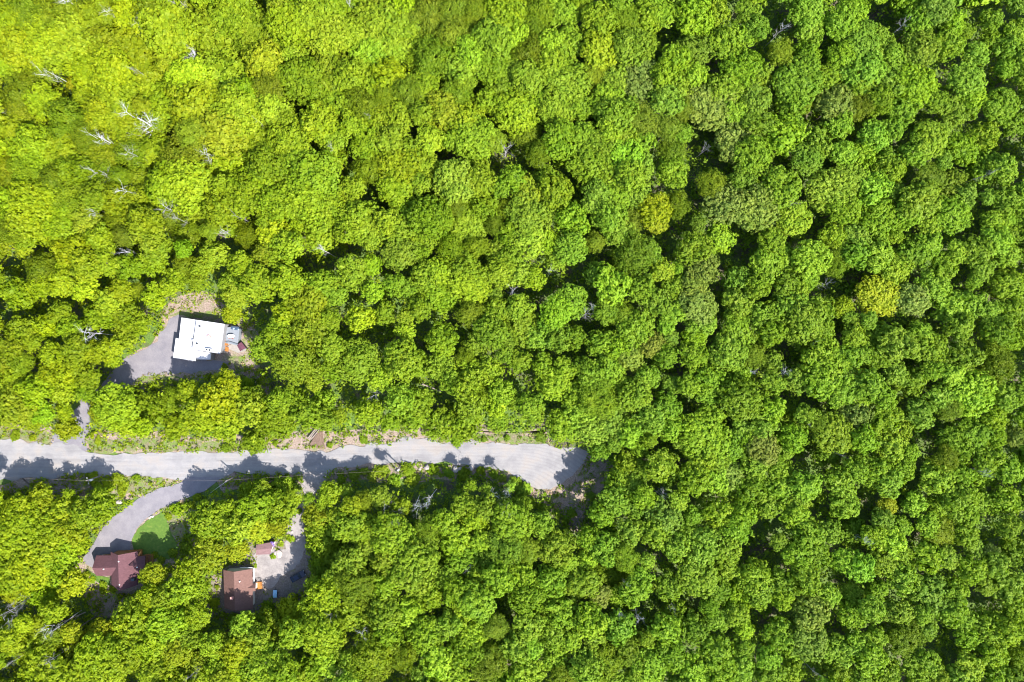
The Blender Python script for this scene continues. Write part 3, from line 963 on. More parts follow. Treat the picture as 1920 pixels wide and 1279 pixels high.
log((1010, 640), (1022, 626), 0.12, LOG, 'short grey trunk in the gap near the middle of the woods', 6.0)


# ------------------------------------------------------------------ vegetation: meshes
def unit(v):
    return v / np.maximum(np.linalg.norm(v, axis=-1, keepdims=True), 1e-9)


def leaf_quads(pos, nrm, size, rng, asp=0.62, fold=0.12):
    """one bent diamond leaf spray per position, lying across its normal"""
    k = len(pos)
    r = rng.normal(size=(k, 3))
    u = unit(np.cross(nrm, r))
    v = np.cross(nrm, u)
    s = size[:, None]
    a = pos + u * s * 0.5
    b_ = pos + v * s * 0.5 * asp + nrm * s * fold
    c_ = pos - u * s * 0.5
    d = pos - v * s * 0.5 * asp + nrm * s * fold
    return np.stack([a, b_, c_, d], 1).reshape(-1, 3)


def fib(k, rng):
    i = np.arange(k) + 0.5
    ph = np.arccos(1 - 2 * i / k)
    th = math.pi * (1 + 5 ** 0.5) * i + rng.uniform(0, 6.3)
    p = np.stack([np.cos(th) * np.sin(ph), np.sin(th) * np.sin(ph), np.cos(ph)], 1)
    return unit(p + rng.normal(size=p.shape) * 0.35 * (4 * math.pi / k) ** 0.5)


def crown_quads(rng, r=5.0, nl=7, gap=0.95, per=14, leaf=0.62, clump=0.62, relief=0.12, tall=0.85, fuzz=0.0, core=0.66):
    """leaf sprays of one crown of radius r about the origin: lobes covered in rounded clumps of leaves"""
    lobes = [(np.array([0, 0, -0.08 * r]), core * r)]
    a0 = rng.uniform(0, 6.3)
    for k in range(nl):
        a = a0 + 2 * math.pi * (k + rng.uniform(-.25, .25)) / nl
        rr = rng.uniform(0.27, 0.44) * r
        d = (1.0 * r - rr) * rng.uniform(0.88, 1.06)
        lobes.append((np.array([math.cos(a) * d, math.sin(a) * d, rng.uniform(-0.22, 0.28) * r]), rr))
    for k in range(max(2, nl // 2)):
        a = a0 + 2 * math.pi * (k + 0.5 + rng.uniform(-.3, .3)) / max(2, nl // 2)
        d = rng.uniform(0.2, 0.5) * r
        lobes.append((np.array([math.cos(a) * d, math.sin(a) * d, rng.uniform(0.22, 0.42) * r]), rng.uniform(0.27, 0.4) * r))
    cs, ns = [], []
    for i, (c0, rad) in enumerate(lobes):
        n_ = max(10, int(4 * math.pi * rad * rad / (gap * gap)))
        d = fib(n_, rng)
        p = c0 + d * rad * (1 + rng.normal(size=(n_, 1)) * relief * 0.55)
        ok = d[:, 2] > -0.42
        for j, (c1, r1) in enumerate(lobes):
            if j != i:
                ok &= np.linalg.norm(p - c1, axis=1) > r1 * 0.95
        cs.append(p[ok])
        ns.append(d[ok])
    cs, ns = np.concatenate(cs), np.concatenate(ns)
    cs[:, 2] *= tall
    m = len(cs)
    cr = clump * rng.uniform(0.7, 1.3, m)
    cc = np.repeat(cs, per, 0)
    nn = np.repeat(ns, per, 0)
    rr = np.repeat(cr, per)[:, None]
    dirs = unit(rng.normal(size=cc.shape) + nn * 0.9)
    pos = cc + dirs * rr * rng.uniform(0.75, 1.1, (len(cc), 1)) + rng.normal(size=cc.shape) * fuzz
    nrm = unit(dirs * 0.8 + nn * 0.35 + rng.normal(size=cc.shape) * 0.42 + np.array([0, 0, 0.5]))
    q1 = leaf_quads(pos, nrm, leaf * rng.uniform(0.7, 1.3, len(pos)), rng)
    # broad inner leaves behind each clump close the crown
    pos = np.repeat(cs, 2, 0) * 0.8 + rng.normal(size=(2 * m, 3)) * 0.12
    nrm = unit(np.repeat(ns, 2, 0) + rng.normal(size=pos.shape) * 0.3)
    q2 = leaf_quads(pos, nrm, np.full(len(pos), gap * 1.7), rng, 0.9, 0.05)
    return np.concatenate([q1, q2])


def quads_mesh(name, v, mat, tint=None):
    k = len(v) // 4
    me = bpy.data.meshes.new(name)
    me.vertices.add(len(v))
    me.vertices.foreach_set('co', np.ascontiguousarray(v, dtype=np.float32).ravel())
    me.loops.add(len(v))
    me.loops.foreach_set('vertex_index', np.arange(len(v), dtype=np.int32))
    me.polygons.add(k)
    me.polygons.foreach_set('loop_start', np.arange(0, len(v), 4, dtype=np.int32))
    if tint is not None:
        at = me.attributes.new('tint', 'FLOAT_COLOR', 'FACE')
        at.data.foreach_set('color', np.concatenate([tint, np.ones((k, 1))], 1).astype(np.float32).ravel())
    me.update(calc_edges=True)
    me.materials.append(mat)
    return me


def branch(bm, p, d, ln, r, depth, rng, kids=3, spread=0.55, n=5):
    pts, rad = [p.copy()], [r]
    q, dd = p.copy(), d.copy()
    seg = 4
    for k in range(seg):
        dd = (dd + Vector((rng.gauss(0, .10), rng.gauss(0, .10), rng.gauss(0.02, .06)))).normalized()
        q = q + dd * ln / seg
        pts.append(q.copy())
        rad.append(r * (1 - 0.6 * (k + 1) / seg))
    add_tube(bm, pts, rad, n)
    if depth:
        for k in range(kids):
            t = rng.randint(1, seg)
            a = rng.uniform(0, 6.3)
            u = dd.orthogonal().normalized()
            v = dd.cross(u)
            nd = (dd + (u * math.cos(a) + v * math.sin(a)) * rng.uniform(spread * 0.7, spread * 1.4)).normalized()
            branch(bm, pts[t], nd, ln * rng.uniform(0.45, 0.7), rad[t] * 0.75, depth - 1, rng, kids, spread, max(3, n - 1))


def trunk_mesh(seed):
    """trunk of a leafy tree, height 1 up to the crown's middle, with four limbs into the crown"""
    rg = random.Random(seed)
    bm = bmesh.new()
    add_tube(bm, [(0, 0, -0.02), (0.005, 0.004, 0.3), (0.0, 0.01, 0.7), (0.01, 0.0, 1.05)], [0.022, 0.017, 0.013, 0.007], 7)
    for k in range(4):
        a = k * 1.57 + rg.uniform(-.4, .4)
        z = rg.uniform(0.6, 0.8)
        add_tube(bm, [(0, 0, z), (0.07 * math.cos(a), 0.07 * math.sin(a), z + 0.1), (0.15 * math.cos(a), 0.15 * math.sin(a), z + 0.28)], [0.009, 0.007, 0.003], 5)
    return mesh_of('trunk', bm, BARK)


def bare_mesh(seed, kind, bark):
    """a leafless tree, about 10 units tall: returns trunk and branch meshes"""
    rg = random.Random(seed)
    bt, bb_ = bmesh.new(), bmesh.new()
    h = 10.0
    lean = Vector((rg.uniform(-.06, .06), rg.uniform(-.06, .06), 1)).normalized()
    pts = [Vector((0, 0, -0.1)) + lean * h * t for t in (0, .25, .5, .72, .9)]
    for q in pts[1:]:
        q.x += rg.uniform(-.12, .12)
        q.y += rg.uniform(-.12, .12)
    add_tube(bt, pts, [0.09, 0.08, 0.066, 0.045, 0.02], 7)
    nb = 9 if kind == 'spread' else 11
    for k in range(nb):
        t = rg.uniform(0.45, 0.98)
        base_ = pts[0].lerp(pts[-1], t)
        i = min(3, int(t * 4))
        base_ = pts[i].lerp(pts[i + 1], t * 4 - i)
        a = k * 2.4 + rg.uniform(-.4, .4)
        up = 1.3 if kind == 'spread' else 0.45
        d = Vector((math.cos(a), math.sin(a), up)).normalized()
        branch(bb_, base_, d, rg.uniform(1.2, 2.4) * (1.2 - 0.5 * t), 0.027, 3, rg, 3, 0.55, 4)
    return mesh_of('trunk', bt, bark), mesh_of('branches', bb_, bark)


def shrub_quads(rng, r=1.6):
    return crown_quads(rng, r, 5, 0.7, 9, 0.5, 0.42, 0.2, 0.75)


BIG = [crown_quads(np.random.default_rng(100 + i), 5.6, 9 + i % 4, 0.86, 12, 0.54, 0.47, 0.2, 0.68) for i in range(8)]
MID = [crown_quads(np.random.default_rng(200 + i), 4.1, 6 + i % 4, 0.8, 12, 0.5, 0.44, 0.2, 0.74) for i in range(10)]
FINE = [crown_quads(np.random.default_rng(300 + i), 4.8, 5 + i % 2, 0.95, 20, 0.36, 0.55, 0.05, 0.75, 0.16) for i in range(6)]
SMALL = [crown_quads(np.random.default_rng(400 + i), 3.6, 5 + i % 3, 0.88, 11, 0.54, 0.48, 0.2, 0.78) for i in range(8)]
SHRUB = [shrub_quads(np.random.default_rng(500 + i)) for i in range(6)]
SLIM = [crown_quads(np.random.default_rng(600 + i), 2.6, 4 + i % 2, 0.85, 8, 0.45, 0.4, 0.5, 1.3, 0.28, 0.3) for i in range(4)]
M_SLIM = [quads_mesh('crown_leaves', v, LEAF) for v in SLIM]
M_BIG = [quads_mesh('crown_leaves', v, LEAF) for v in BIG]
M_MID = [quads_mesh('crown_leaves', v, LEAF) for v in MID]
M_FINE = [quads_mesh('crown_leaves', v, LEAF) for v in FINE]
M_SMALL = [quads_mesh('crown_leaves', v, LEAF) for v in SMALL]
M_SHRUB = [quads_mesh('shrub_leaves', v, LEAF) for v in SHRUB]
M_TRUNK = [trunk_mesh(i) for i in range(4)]
M_BARE = [bare_mesh(40 + i, 'spread' if i % 2 else 'flat', (SILVER, PALEBARK)[i // 5]) for i in range(10)]

# ------------------------------------------------------------------ vegetation: where the photo shows it
# crowns by thirds of the photo: tile offset, then x y radius (three units to a pixel); letters: o fine olive, y yellow, w yellowish, g grey green
TILES = [
((0, 0), """100 130 110,180 90 105o,350 110 140o,560 90 105o,760 60 120,880 40 110,960 170 130,780 190 85o,1210 170 140,1330 90 120,1430 190 110,1580 50 70,1640 130 120,
1780 90 110,1880 50 70,1850 200 110,1640 290 70,1480 340 90,1560 430 60o,1400 500 70,1510 500 80o,1700 460 110,1860 420 110,1240 460 150,1060 440 110,950 560 130,1120 600 150,
1330 620 120,830 470 100,760 330 140,590 290 110,400 260 140,250 240 120,110 250 120,60 360 80,200 390 110o,120 520 90o,450 460 62y,480 540 55y,480 380 90,620 400 110,650 540 110,
560 640 80,400 690 110o,260 580 90,110 640 110o,70 760 110,190 840 120,330 830 90,470 760 80o,560 850 100,760 850 90o,700 720 100,890 650 80,870 860 90,1060 850 120o,1090 740 80o,
1270 730 130,1290 890 120,1440 780 80,1460 660 70o,1530 590 80,1590 650 70,1620 790 110,1780 690 100,1870 560 90,1870 760 80,1510 910 110,1660 870 90,1470 1030 120,1360 1100 110,
1560 1130 110,1750 1000 130,1720 1130 120,1860 1180 100,1230 1190 100,1070 1050 130,930 1030 100,800 1020 80,660 1000 60o,560 1000 90o,420 960 90,300 1010 90o,150 960 90o,60 1000 90o,
80 1140 90,210 1120 120,360 1120 110o,520 1100 80,650 1120 80,760 1170 100,900 1130 80,960 1220 80o,1100 1180 60,140 1240 100,330 1230 100,480 1240 70,640 1240 80o,820 1250 80"""),
((640, 0), """60 60 90,180 120 110,310 170 130,350 50 90,50 200 80,150 290 90,300 290 70,60 420 90,260 430 90w,170 480 70,480 90 100o,600 60 90o,620 190 90o,720 160 70o,500 190 55w,520 320 110o,740 60 70o,
910 110 130,850 220 100,960 210 80,1100 80 100o,1090 170 80o,1250 60 90,1180 230 60,1270 240 80,1060 290 90o,720 300 80,680 400 90,860 380 100,960 390 80,1050 440 80,1170 380 80,1280 460 110,1210 330 80,
1450 120 90,1340 20 60,1600 110 70o,1560 40 70,1700 100 90,1780 60 90,1460 290 100y,1620 260 90,1700 260 80,1420 420 70o,1530 460 80,1500 540 70,1690 470 120g,1820 420 80,1870 330 70,1880 480 80,1830 560 90,
1680 670 80o,1550 640 100,1440 590 70,1330 600 70,1210 600 100,1120 560 60,980 630 120,830 570 70,900 500 60,660 510 80o,460 480 80,370 510 80o,240 530 70o,110 590 90o,60 700 70,200 690 100,320 650 80,450 640 60,
580 620 90w,700 680 90,760 780 110,640 790 60,860 800 60o,1040 760 80o,1110 860 65o,1220 790 90,1360 760 70,1370 860 70,1470 820 80,1500 730 60,1660 800 80,1600 760 60,1590 900 90,1450 960 120,1330 920 60,
1850 850 70o,1830 720 70o,1860 960 80,1680 940 70,1620 1000 80,1550 1080 80,1660 1100 80,1760 1180 80y,1880 1150 70o,1450 1110 80,1290 1230 90,1500 1220 90,1620 1230 80o,1190 1080 90,1150 1000 60,1040 1080 80w,
960 1000 70,900 1050 50,1060 1200 110,930 1180 60o,790 1160 80,700 1220 80,640 1160 60o,640 1020 110,770 1000 80,760 900 60,500 1220 110,370 1200 90,250 1250 70,110 1220 90,60 1060 70,160 950 80o,140 800 90,280 790 90,
400 860 70,330 950 100w,480 930 70,440 1030 60,300 1060 80,500 780 80"""),
((1280, 0), """80 90 100,180 70 70,60 280 90,250 240 90,350 200 60,420 160 60,320 400 110,150 600 110g,240 500 90,400 560 80,420 420 70,690 60 90,720 180 80,640 460 110,620 560 80,880 130 90,950 60 80,900 310 80,1000 220 80,
1080 270 100,1000 400 100,1180 340 80,1330 130 80,1420 60 80,1500 130 70,1300 480 110,1200 460 80,1000 500 70,860 590 90g,300 780 110g,430 700 90,560 760 100,590 690 70,400 880 90,750 800 90,700 900 80,870 700 70,550 300 65o,990 590 75o,680 590 45o,
1380 1000 70o,1100 570 80,1230 620 70,1180 720 60,1080 760 80,1380 790 90,1300 860 70,1450 740 60,1540 620 80,1620 560 70,1600 450 80,1740 230 60,1830 280 80,1870 180 60,1730 120 60,1650 310 60,1780 600 80,1850 700 60,
1700 760 70,1560 830 80,1150 900 70,1000 870 70,900 860 60,820 1080 110,950 990 80,900 1180 80,1060 1070 90,1150 960 80,540 1060 90,400 1180 110g,230 1150 100g,160 1030 70o,620 1230 80,1330 1130 100,1480 1050 80,
1250 1200 80,1500 1200 90,1700 950 80,1800 950 70,1820 1130 70,20 620 60o"""),
((640, 400), """60 70 90,170 110 80,310 80 90,460 90 110,700 50 100,860 60 50o,940 120 70,1060 70 90,1300 70 90,1270 170 70,1060 160 80,1170 160 60,1290 200 80,1200 260 60,1460 60 80,1560 110 80,1640 70 80o,1770 40 60w,1640 230 100o,
1740 230 60,1800 320 60,330 230 80,450 220 50,60 340 90,170 290 50,300 400 60,480 350 80,560 320 70,620 200 75o,760 190 60o,690 310 80,770 360 60,720 400 100,900 330 80,1000 340 70,1080 360 60,950 260 60,870 210 60,560 460 80,430 480 60,370 420 50,
440 540 60,250 560 60,100 590 70,860 460 50,1000 530 70,860 570 80,720 560 80o,1030 640 90,840 670 80,920 720 50,1100 700 60,1170 620 60,1220 700 70,1300 700 60,1210 550 80,1290 500 80,1430 340 60,1520 400 100,1680 420 80,
1780 500 70,1560 560 70o,1480 550 60,1650 640 90,1860 560 60,1870 420 60,1470 740 80,1600 700 60,1560 760 70,1750 740 60g,1620 800 70g,1820 800 60,750 740 60,560 700 80,580 760 50,350 820 100,280 780 40,100 830 100,430 850 60,
560 860 80,700 870 70,690 800 45o,620 940 60,820 880 70,1000 830 60,1130 850 60,1190 960 80,1250 870 60,1420 920 80,1350 860 50,1310 1010 70,1450 1040 100o,1640 1020 80,1560 960 60,1720 920 60,1500 880 70,700 970 80,810 1010 50,900 1000 60,
720 1090 70,960 1050 50,870 1080 60,340 1040 80,450 1060 70,400 1130 80,280 1170 70,160 1120 70,560 1180 80,700 1170 80,880 1170 60,1060 1080 70,1090 1130 50,1250 1180 90,1340 1120 80,1400 1200 90,1530 1180 90,
1620 1230 70,1750 1150 90,1830 1080 70,1860 1200 70,1430 160 55o"""),
((1280, 427), """60 120 90,200 60 80,110 230 80g,60 330 60g,90 430 90g,320 300 80,300 420 80,420 330 60,480 200 90,500 80 70,570 170 70,580 300 70,720 180 90,700 290 60,850 50 70,960 60 70,960 140 80,1080 160 80,860 200 65o,1180 220 90,
1290 140 80,1380 100 70,1460 220 70,1540 130 60,1650 130 80,1750 70 80,1820 150 70,1680 230 60,1400 320 80,1290 400 80g,1090 390 100y,890 450 55w,640 370 60,600 430 80,760 470 80,680 530 90,500 480 60,430 500 70,300 540 60,
100 540 80,60 620 60,300 620 90,500 590 70,660 600 70,780 570 60,960 610 60,1060 620 80,1200 650 90,1000 700 60,790 740 100,920 740 70,1380 680 90,1440 740 60,1330 600 60,1500 450 80,1620 430 70,1560 560 70,1730 470 60,1760 590 90,
1860 620 60,1830 480 70,1580 720 80,1770 770 85o,1750 690 60o,400 720 55o,500 760 60,500 880 60,250 700 90,300 800 80,150 850 80,60 720 70,40 880 60,320 960 100,140 930 60,160 1060 70,650 850 70,780 870 80,900 920 90,1050 880 80,
1000 960 60,960 1040 80g,1200 820 60,1290 860 80,1400 800 50,1130 960 60,1130 1080 80,1220 1120 60,1330 1040 80,1450 950 70,1600 930 110,1500 1020 60o,1690 870 70,1800 950 80,1880 920 50,1880 1180 60g,1750 1080 60,1640 1160 90,
1500 1180 60,1560 1240 70,840 1150 90,760 1100 50o,900 1210 60,1010 1190 70,1160 1220 80,550 1100 90,450 1120 80,620 1180 70,500 1020 70,400 1180 70,450 1230 80g,330 1130 60,130 1180 120,60 1100 60,280 1240 70,570 1250 50,690 1060 60"""),
((640, 852), """60 400 90,150 420 70,260 410 80,490 420 70o,590 380 70,690 290 60,810 310 80,960 390 100,1010 300 60,750 380 70,650 470 80,330 300 60,60 290 55y,130 260 50o,300 490 110,470 540 80,150 530 60,50 600 80,690 570 110,780 490 50,
900 540 100o,1060 540 70o,1210 520 90,1390 470 60,1480 530 80,1600 580 70o,1130 400 60,1540 250 80,1640 170 60,1600 60 70,1640 300 60,1700 90 60,1700 240 60,1800 60 80,1850 110 60,1800 350 90,1750 430 80,1620 430 70,1880 520 70,
1500 690 90o,1350 720 90,1180 700 90,1020 680 80,880 700 80,780 680 70,640 770 70,400 610 120,240 600 60,250 740 80,420 700 80,80 730 90o,140 850 80o,60 900 80,240 890 90,390 880 80,500 800 60,590 690 60,760 830 90,650 920 80,
600 960 70,1040 800 90,1140 840 60,1230 880 80,1050 950 80,1190 1000 90,1060 1080 60,980 1080 80,860 970 70o,740 1000 70,700 1100 90,860 1120 60,830 1180 90o,480 1020 90,270 1010 80,350 1120 80o,170 1130 120o,180 1220 90o,60 1160 60,
540 1160 80,480 1230 70,640 1230 80,1040 1230 90,1200 1140 70,1290 1050 60,1420 1020 60,1390 930 90,1260 1240 70o,1380 1190 90,1480 1170 90o,1600 1090 110o,1560 970 80,1650 760 80,1540 800 60,1450 790 60g,1680 680 60,1840 740 70,
1880 880 60,1820 980 80,1860 1120 80,1740 1180 90,1660 1240 60"""),
((1280, 852), """60 140 80,180 130 70,270 110 70g,100 40 70,200 40 60,400 60 70,530 60 70,400 200 90,540 180 80,470 280 70,230 180 60,200 330 80,330 340 70,60 340 50,40 430 60,300 430 70,620 330 70,690 180 80,640 260 60,880 160 80,900 280 70,
960 80 70,1080 90 90,1160 160 70,1230 90 60,1420 130 80,1480 20 60o,1560 120 60,1680 130 60,1850 90 70,1150 290 50y,1300 280 60,1450 300 70,1560 260 90,1680 270 60,1810 260 80,1380 400 60,1430 440 85o,1580 450 60,1830 400 60,1730 560 50g,
1850 540 70,700 450 80,830 440 60,960 430 70,1060 460 60,1150 490 80,1220 560 60,1380 570 80,1490 580 60,1620 650 70,1750 620 60,120 520 90,250 540 70,640 560 80,750 570 70,900 590 60,1000 630 70,1120 590 70,680 700 80,550 720 80,400 680 90,
250 640 60,80 690 90,180 760 70,300 800 70,430 790 70,560 800 60,820 790 60,950 780 60,1090 760 60,1230 690 80,1380 780 90,1520 760 60,1700 740 50,1830 740 80,1870 850 70,1500 870 80,1580 930 60,720 880 90g,950 890 70,1060 870 60,
1170 880 60,1230 890 60,1240 1020 85o,1370 980 60,1350 900 50,1690 980 90,1600 1020 60,1830 980 80,1880 1150 70o,1740 1100 70,60 970 80,200 930 60,300 900 60,180 1100 80,330 1080 60,540 1000 80,700 1050 90,620 1120 60,760 1170 60,
880 1100 90,990 1060 60,1050 1150 80,1130 1220 80,1350 1200 90,1600 1190 70,1560 1250 70,60 1200 80,200 1210 80,330 1200 70,480 1140 60,480 1230 70,620 1220 60,880 1220 60,1760 1220 70,1000 1250 50"""),
((0, 852), """230 244 82,60 330 80,110 360 110,240 340 80,330 330 90,400 280 55,560 290 80,480 340 80,130 450 110,290 440 90,400 430 80,80 560 90,220 540 100,330 560 100,420 500 65,60 680 90,190 640 90,310 640 80,150 730 80,90 770 70w,250 800 70,300 880 60,
860 690 85w,850 790 55,930 800 60,1030 750 80,1110 760 60,800 930 130,720 990 90,960 960 110,1110 900 60,1050 650 60,1170 560 90,1130 620 60,1240 640 55,1180 370 90,1270 320 60,1390 218 50,1480 212 62,1590 182 55,1640 230 55,1440 300 90,1560 300 80,
1350 410 80,1450 425 68w,1330 540 60w,1560 405 45w,1770 350 85w,1820 480 90,1890 350 50,1880 590 60,1830 790 80,1900 720 60,1650 890 85w,1780 850 60,1870 920 70o,1800 1000 110,1650 1000 70,1550 980 80,1440 1050 90,1340 1110 75y,
1250 1070 60,1180 1060 60,1060 1030 60,570 1000 65y,400 1000 50y,470 1060 60w,180 1070 80,60 1040 60,240 1150 70,140 1120 60,400 1120 80,540 1120 90,480 1220 90,650 1090 80,620 1200 90,780 1080 70,740 1160 60,870 1060 80,990 1110 70w,
920 1190 80w,850 1240 70,1050 1190 80,1150 1160 80,1240 1180 80,1130 1250 60,1250 1260 60,1340 1210 70,1500 1180 110,1430 1260 60,1600 1230 70,1680 1250 60,1740 1210 70,1850 1150 80,1880 1060 70,200 1230 80,320 1230 80"""),
((0, 300), """60 400 60o,140 430 60,250 400 80,380 410 80,230 610 80o,130 490 50w,420 510 90,560 440 70,700 430 60o,840 420 80,880 500 70,1060 400 80o,1180 400 50o,1400 420 70o,1550 420 80,1490 520 60,1620 480 80,1800 420 80,1350 580 60,1560 540 60,
600 580 80,480 600 80,380 600 60,730 600 70,860 570 70,1040 590 60o,1120 600 50,1000 660 60,340 690 70,480 720 70,100 740 80,220 710 60,680 740 60,760 730 45o,870 760 65,950 710 50,1100 680 50,1300 690 60,1450 700 90,1620 680 80,1320 760 60,
1800 720 90,1720 820 110,1880 760 60,1620 880 80,1850 900 60,1750 960 90,1560 970 70,1480 1060 75,1660 1130 130o,1860 1050 70,1860 1180 60,1300 865 52w,340 860 60,600 800 70,700 870 70,560 880 70,780 920 60,400 950 60,250 940 60,120 960 70,
180 1020 50,60 1060 60,420 1050 70,700 1000 65,620 1060 60,520 1080 60,630 1120 45,120 1150 70o,300 1090 60,430 1160 60,280 1200 60,500 1220 60,80 1230 60,380 1240 50"""),
((0, 520), """110 720 110w,30 740 60,200 640 80,290 590 60w,380 560 70,240 760 55,650 720 110,570 750 60,840 740 90,960 690 65o,1230 690 100w,1120 780 90,990 845 75,700 820 80,800 840 60,1280 810 85,1400 750 80,1550 780 100,1430 920 85,380 845 62,
1260 600 65w,1390 600 70,1060 640 60,1650 700 80,1730 760 80,1580 690 60,1820 800 60,420 720 40,480 640 60,350 650 60"""),
]
HOLES = [((0, 0), "1540 260 30,1680 620 45,1600 690 40,1600 1000 60,1380 970 50,1440 650 45,1440 800 40,1850 1110 90,1900 1000 45,990 430 45,930 790 60,700 800 30,350 520 45,580 450 35,650 605 45,720 960 45,1230 365 40,1390 440 45,520 220 45,40 220 45,540 1190 50,870 1200 40,1320 1200 40,1330 340 50"),
         ((640, 0), "230 360 45,750 520 45,860 650 50,960 830 60,480 590 45,600 890 90,500 970 50,240 1140 90,520 1130 80,850 950 50,880 1110 45,1080 970 50,1220 890 60,1330 1060 80,1460 720 45,1350 90 40,1780 310 70,1850 150 65,1200 1230 50,60 860 50,1590 570 30,410 690 40"),
         ((1280, 0), "560 40 70,620 180 70,440 270 60,240 380 40,830 250 60,1220 150 70,1120 60 60,1500 400 90,1700 520 60,1720 370 40,1590 30 60,1880 100 50,150 820 80,720 680 75,540 620 50,520 520 45,1000 680 55,920 760 45,660 1080 75,740 1230 90,60 1110 65,490 980 40,1290 1020 40,1640 1000 50,1660 1170 50,1870 850 55,1420 680 45,1130 370 40,1850 450 40"),
         ((640, 400), "220 230 75,280 340 55,520 210 45,230 640 95,60 720 60,60 490 60,600 580 50,950 480 60,1170 400 75,1290 400 70,1200 50 35,1000 140 40,1840 150 80,790 490 45,1300 590 50,1370 660 40,90 980 90,390 920 55,540 1020 55,620 1080 90,1080 960 55,1770 850 50,980 1090 45,830 1130 35,470 720 40"),
         ((1280, 427), "360 150 85,170 310 60,700 30 60,990 280 75,880 370 60,830 630 60,480 650 50,600 750 75,170 600 55,1270 270 60,1280 55 45,1460 20 40,1180 540 55,1280 550 45,1440 500 45,1530 650 40,1860 720 45,1200 940 55,1360 920 75,1560 1090 55,1380 1160 70,1890 1000 45,640 930 65,210 1080 30,790 1020 45,690 1170 40,660 190 45,1640 560 40,1690 350 40,400 820 45"),
         ((640, 852), "890 850 60,560 850 40,370 760 50,1100 1080 65,1110 1170 50,980 980 45,720 490 45,1400 830 40,1780 530 60,1820 620 60,1760 900 60,1720 780 40,1320 470 45,560 1060 45,460 1130 45,150 640 45,40 1070 45,1700 360 45,1270 1250 35,500 930 40,480 240 60,720 200 90,820 200 60,420 250 50,580 180 80,960 200 70,1080 290 60,60 200 70"),
         ((1280, 852), "110 330 65,700 80 85,800 320 75,520 400 55,1000 510 55,1320 470 65,1650 830 75,640 900 55,1380 90 55,1400 190 55,1760 130 45,1740 230 45,1020 250 55,320 560 45,450 500 40,560 610 35,830 680 45,1480 700 40,110 1040 45,420 1100 40,400 950 35,720 1220 50,820 950 40,920 1000 50,1200 1110 55,1420 1100 60,1530 1130 55,1790 700 40"),
         ((0, 300), "1330 495 50,1880 490 65,1760 590 75,1650 580 55,1440 580 35,1210 640 55,1560 780 65,1460 820 55,240 830 75,110 860 55,40 820 55,570 680 35,810 680 30,420 820 45,320 990 55,530 990 45,60 570 55,120 620 45,1500 1210 45,370 1130 35,550 1150 45"),
         ((0, 852), "300 140 70,400 150 60,130 170 60,400 890 80,60 870 60,90 1190 50,320 1120 35,740 1240 40,1130 1000 40,1200 900 60,1290 960 70,1400 920 70,1700 1100 60,1800 1100 50,1600 1000 35,1880 1220 40,1280 450 55,1150 460 40,1520 860 60,700 870 60,960 560 60,1000 640 50,1460 1000 40,1850 640 70,1780 700 70"),
         ((0, 520), "900 600 60,1000 610 70,1120 600 50,1500 640 45,1300 590 30,780 640 50")]
# bare grey trees: x y (photo px, middle of the bare crown), size in px, look
BARE = [(125, 8, 34, 'silver'), (205, 24, 16, 'silver'), (256, 47, 22, 'greyish'), (345, 12, 24, 'greyish'), (94, 135, 22, 'white'), (366, 103, 28, 'white'), (264, 140, 18, 'greyish'),
        (272, 228, 48, 'white'), (240, 213, 24, 'white'), (192, 258, 26, 'white'), (248, 293, 20, 'greyish'), (390, 287, 19, 'white'), (183, 328, 28, 'greyish'), (236, 354, 25, 'white'),
        (180, 402, 20, 'white'), (320, 392, 25, 'greyish'), (330, 415, 16, 'greyish'), (418, 433, 24, 'white'), (452, 410, 17, 'greyish'), (238, 470, 17, 'white'), (608, 472, 20, 'white'),
        (170, 628, 27, 'silver'), (482, 232, 14, 'greyish'), (6, 212, 14, 'white'), (620, 280, 12, 'greyish'), (948, 278, 24, 'grey'), (693, 214, 14, 'greyish'), (655, 8, 20, 'white'),
        (1462, 54, 16, 'white'), (1692, 50, 16, 'dark grey'), (1477, 386, 15, 'dark grey'), (1850, 326, 14, 'greyish'), (1330, 270, 14, 'grey'), (960, 549, 19, 'silver'), (1100, 588, 20, 'grey'),
        (1113, 576, 16, 'silver'), (708, 736, 22, 'grey'), (893, 606, 16, 'greyish'), (1028, 505, 14, 'silver'), (1554, 534, 15, 'grey'), (1414, 702, 16, 'silver'), (1476, 692, 15, 'silver'),
        (1530, 641, 13, 'dark grey'), (1514, 800, 13, 'grey'), (776, 945, 20, 'white'), (808, 938, 22, 'white'), (744, 968, 24, 'grey'), (727, 948, 16, 'grey'), (922, 928, 24, 'silver'), (955, 928, 20, 'silver'),
        (955, 957, 18, 'grey'), (680, 1187, 22, 'silver'), (880, 1063, 12, 'grey'), (1240, 933, 24, 'grey'), (1170, 1100, 14, 'grey'), (1166, 1148, 12, 'silver'), (1200, 1160, 16, 'silver'), (1270, 1146, 13, 'grey'),
        (1580, 857, 12, 'grey'), (1845, 884, 18, 'silver'), (1614, 1015, 17, 'silver'), (1524, 1258, 16, 'grey'), (12, 1148, 26, 'grey'), (28, 1130, 22, 'grey'), (92, 1182, 30, 'silver'), (106, 1234, 20, 'grey'),
        (27, 1240, 18, 'grey'), (620, 1158, 18, 'greyish'), (365, 1262, 14, 'grey'), (560, 925, 10, 'grey'), (860, 855, 10, 'thin')]


def parse(t):
    off, s_ = t
    for e_ in s_.replace('\n', '').split(','):
        p_ = e_.split()
        k = p_[2][-1] if p_[2][-1].isalpha() else ''
        yield off[0] + int(p_[0]) / 2.995, off[1] + int(p_[1]) / 2.995, float(p_[2].rstrip('oywg')) / 2.995, k


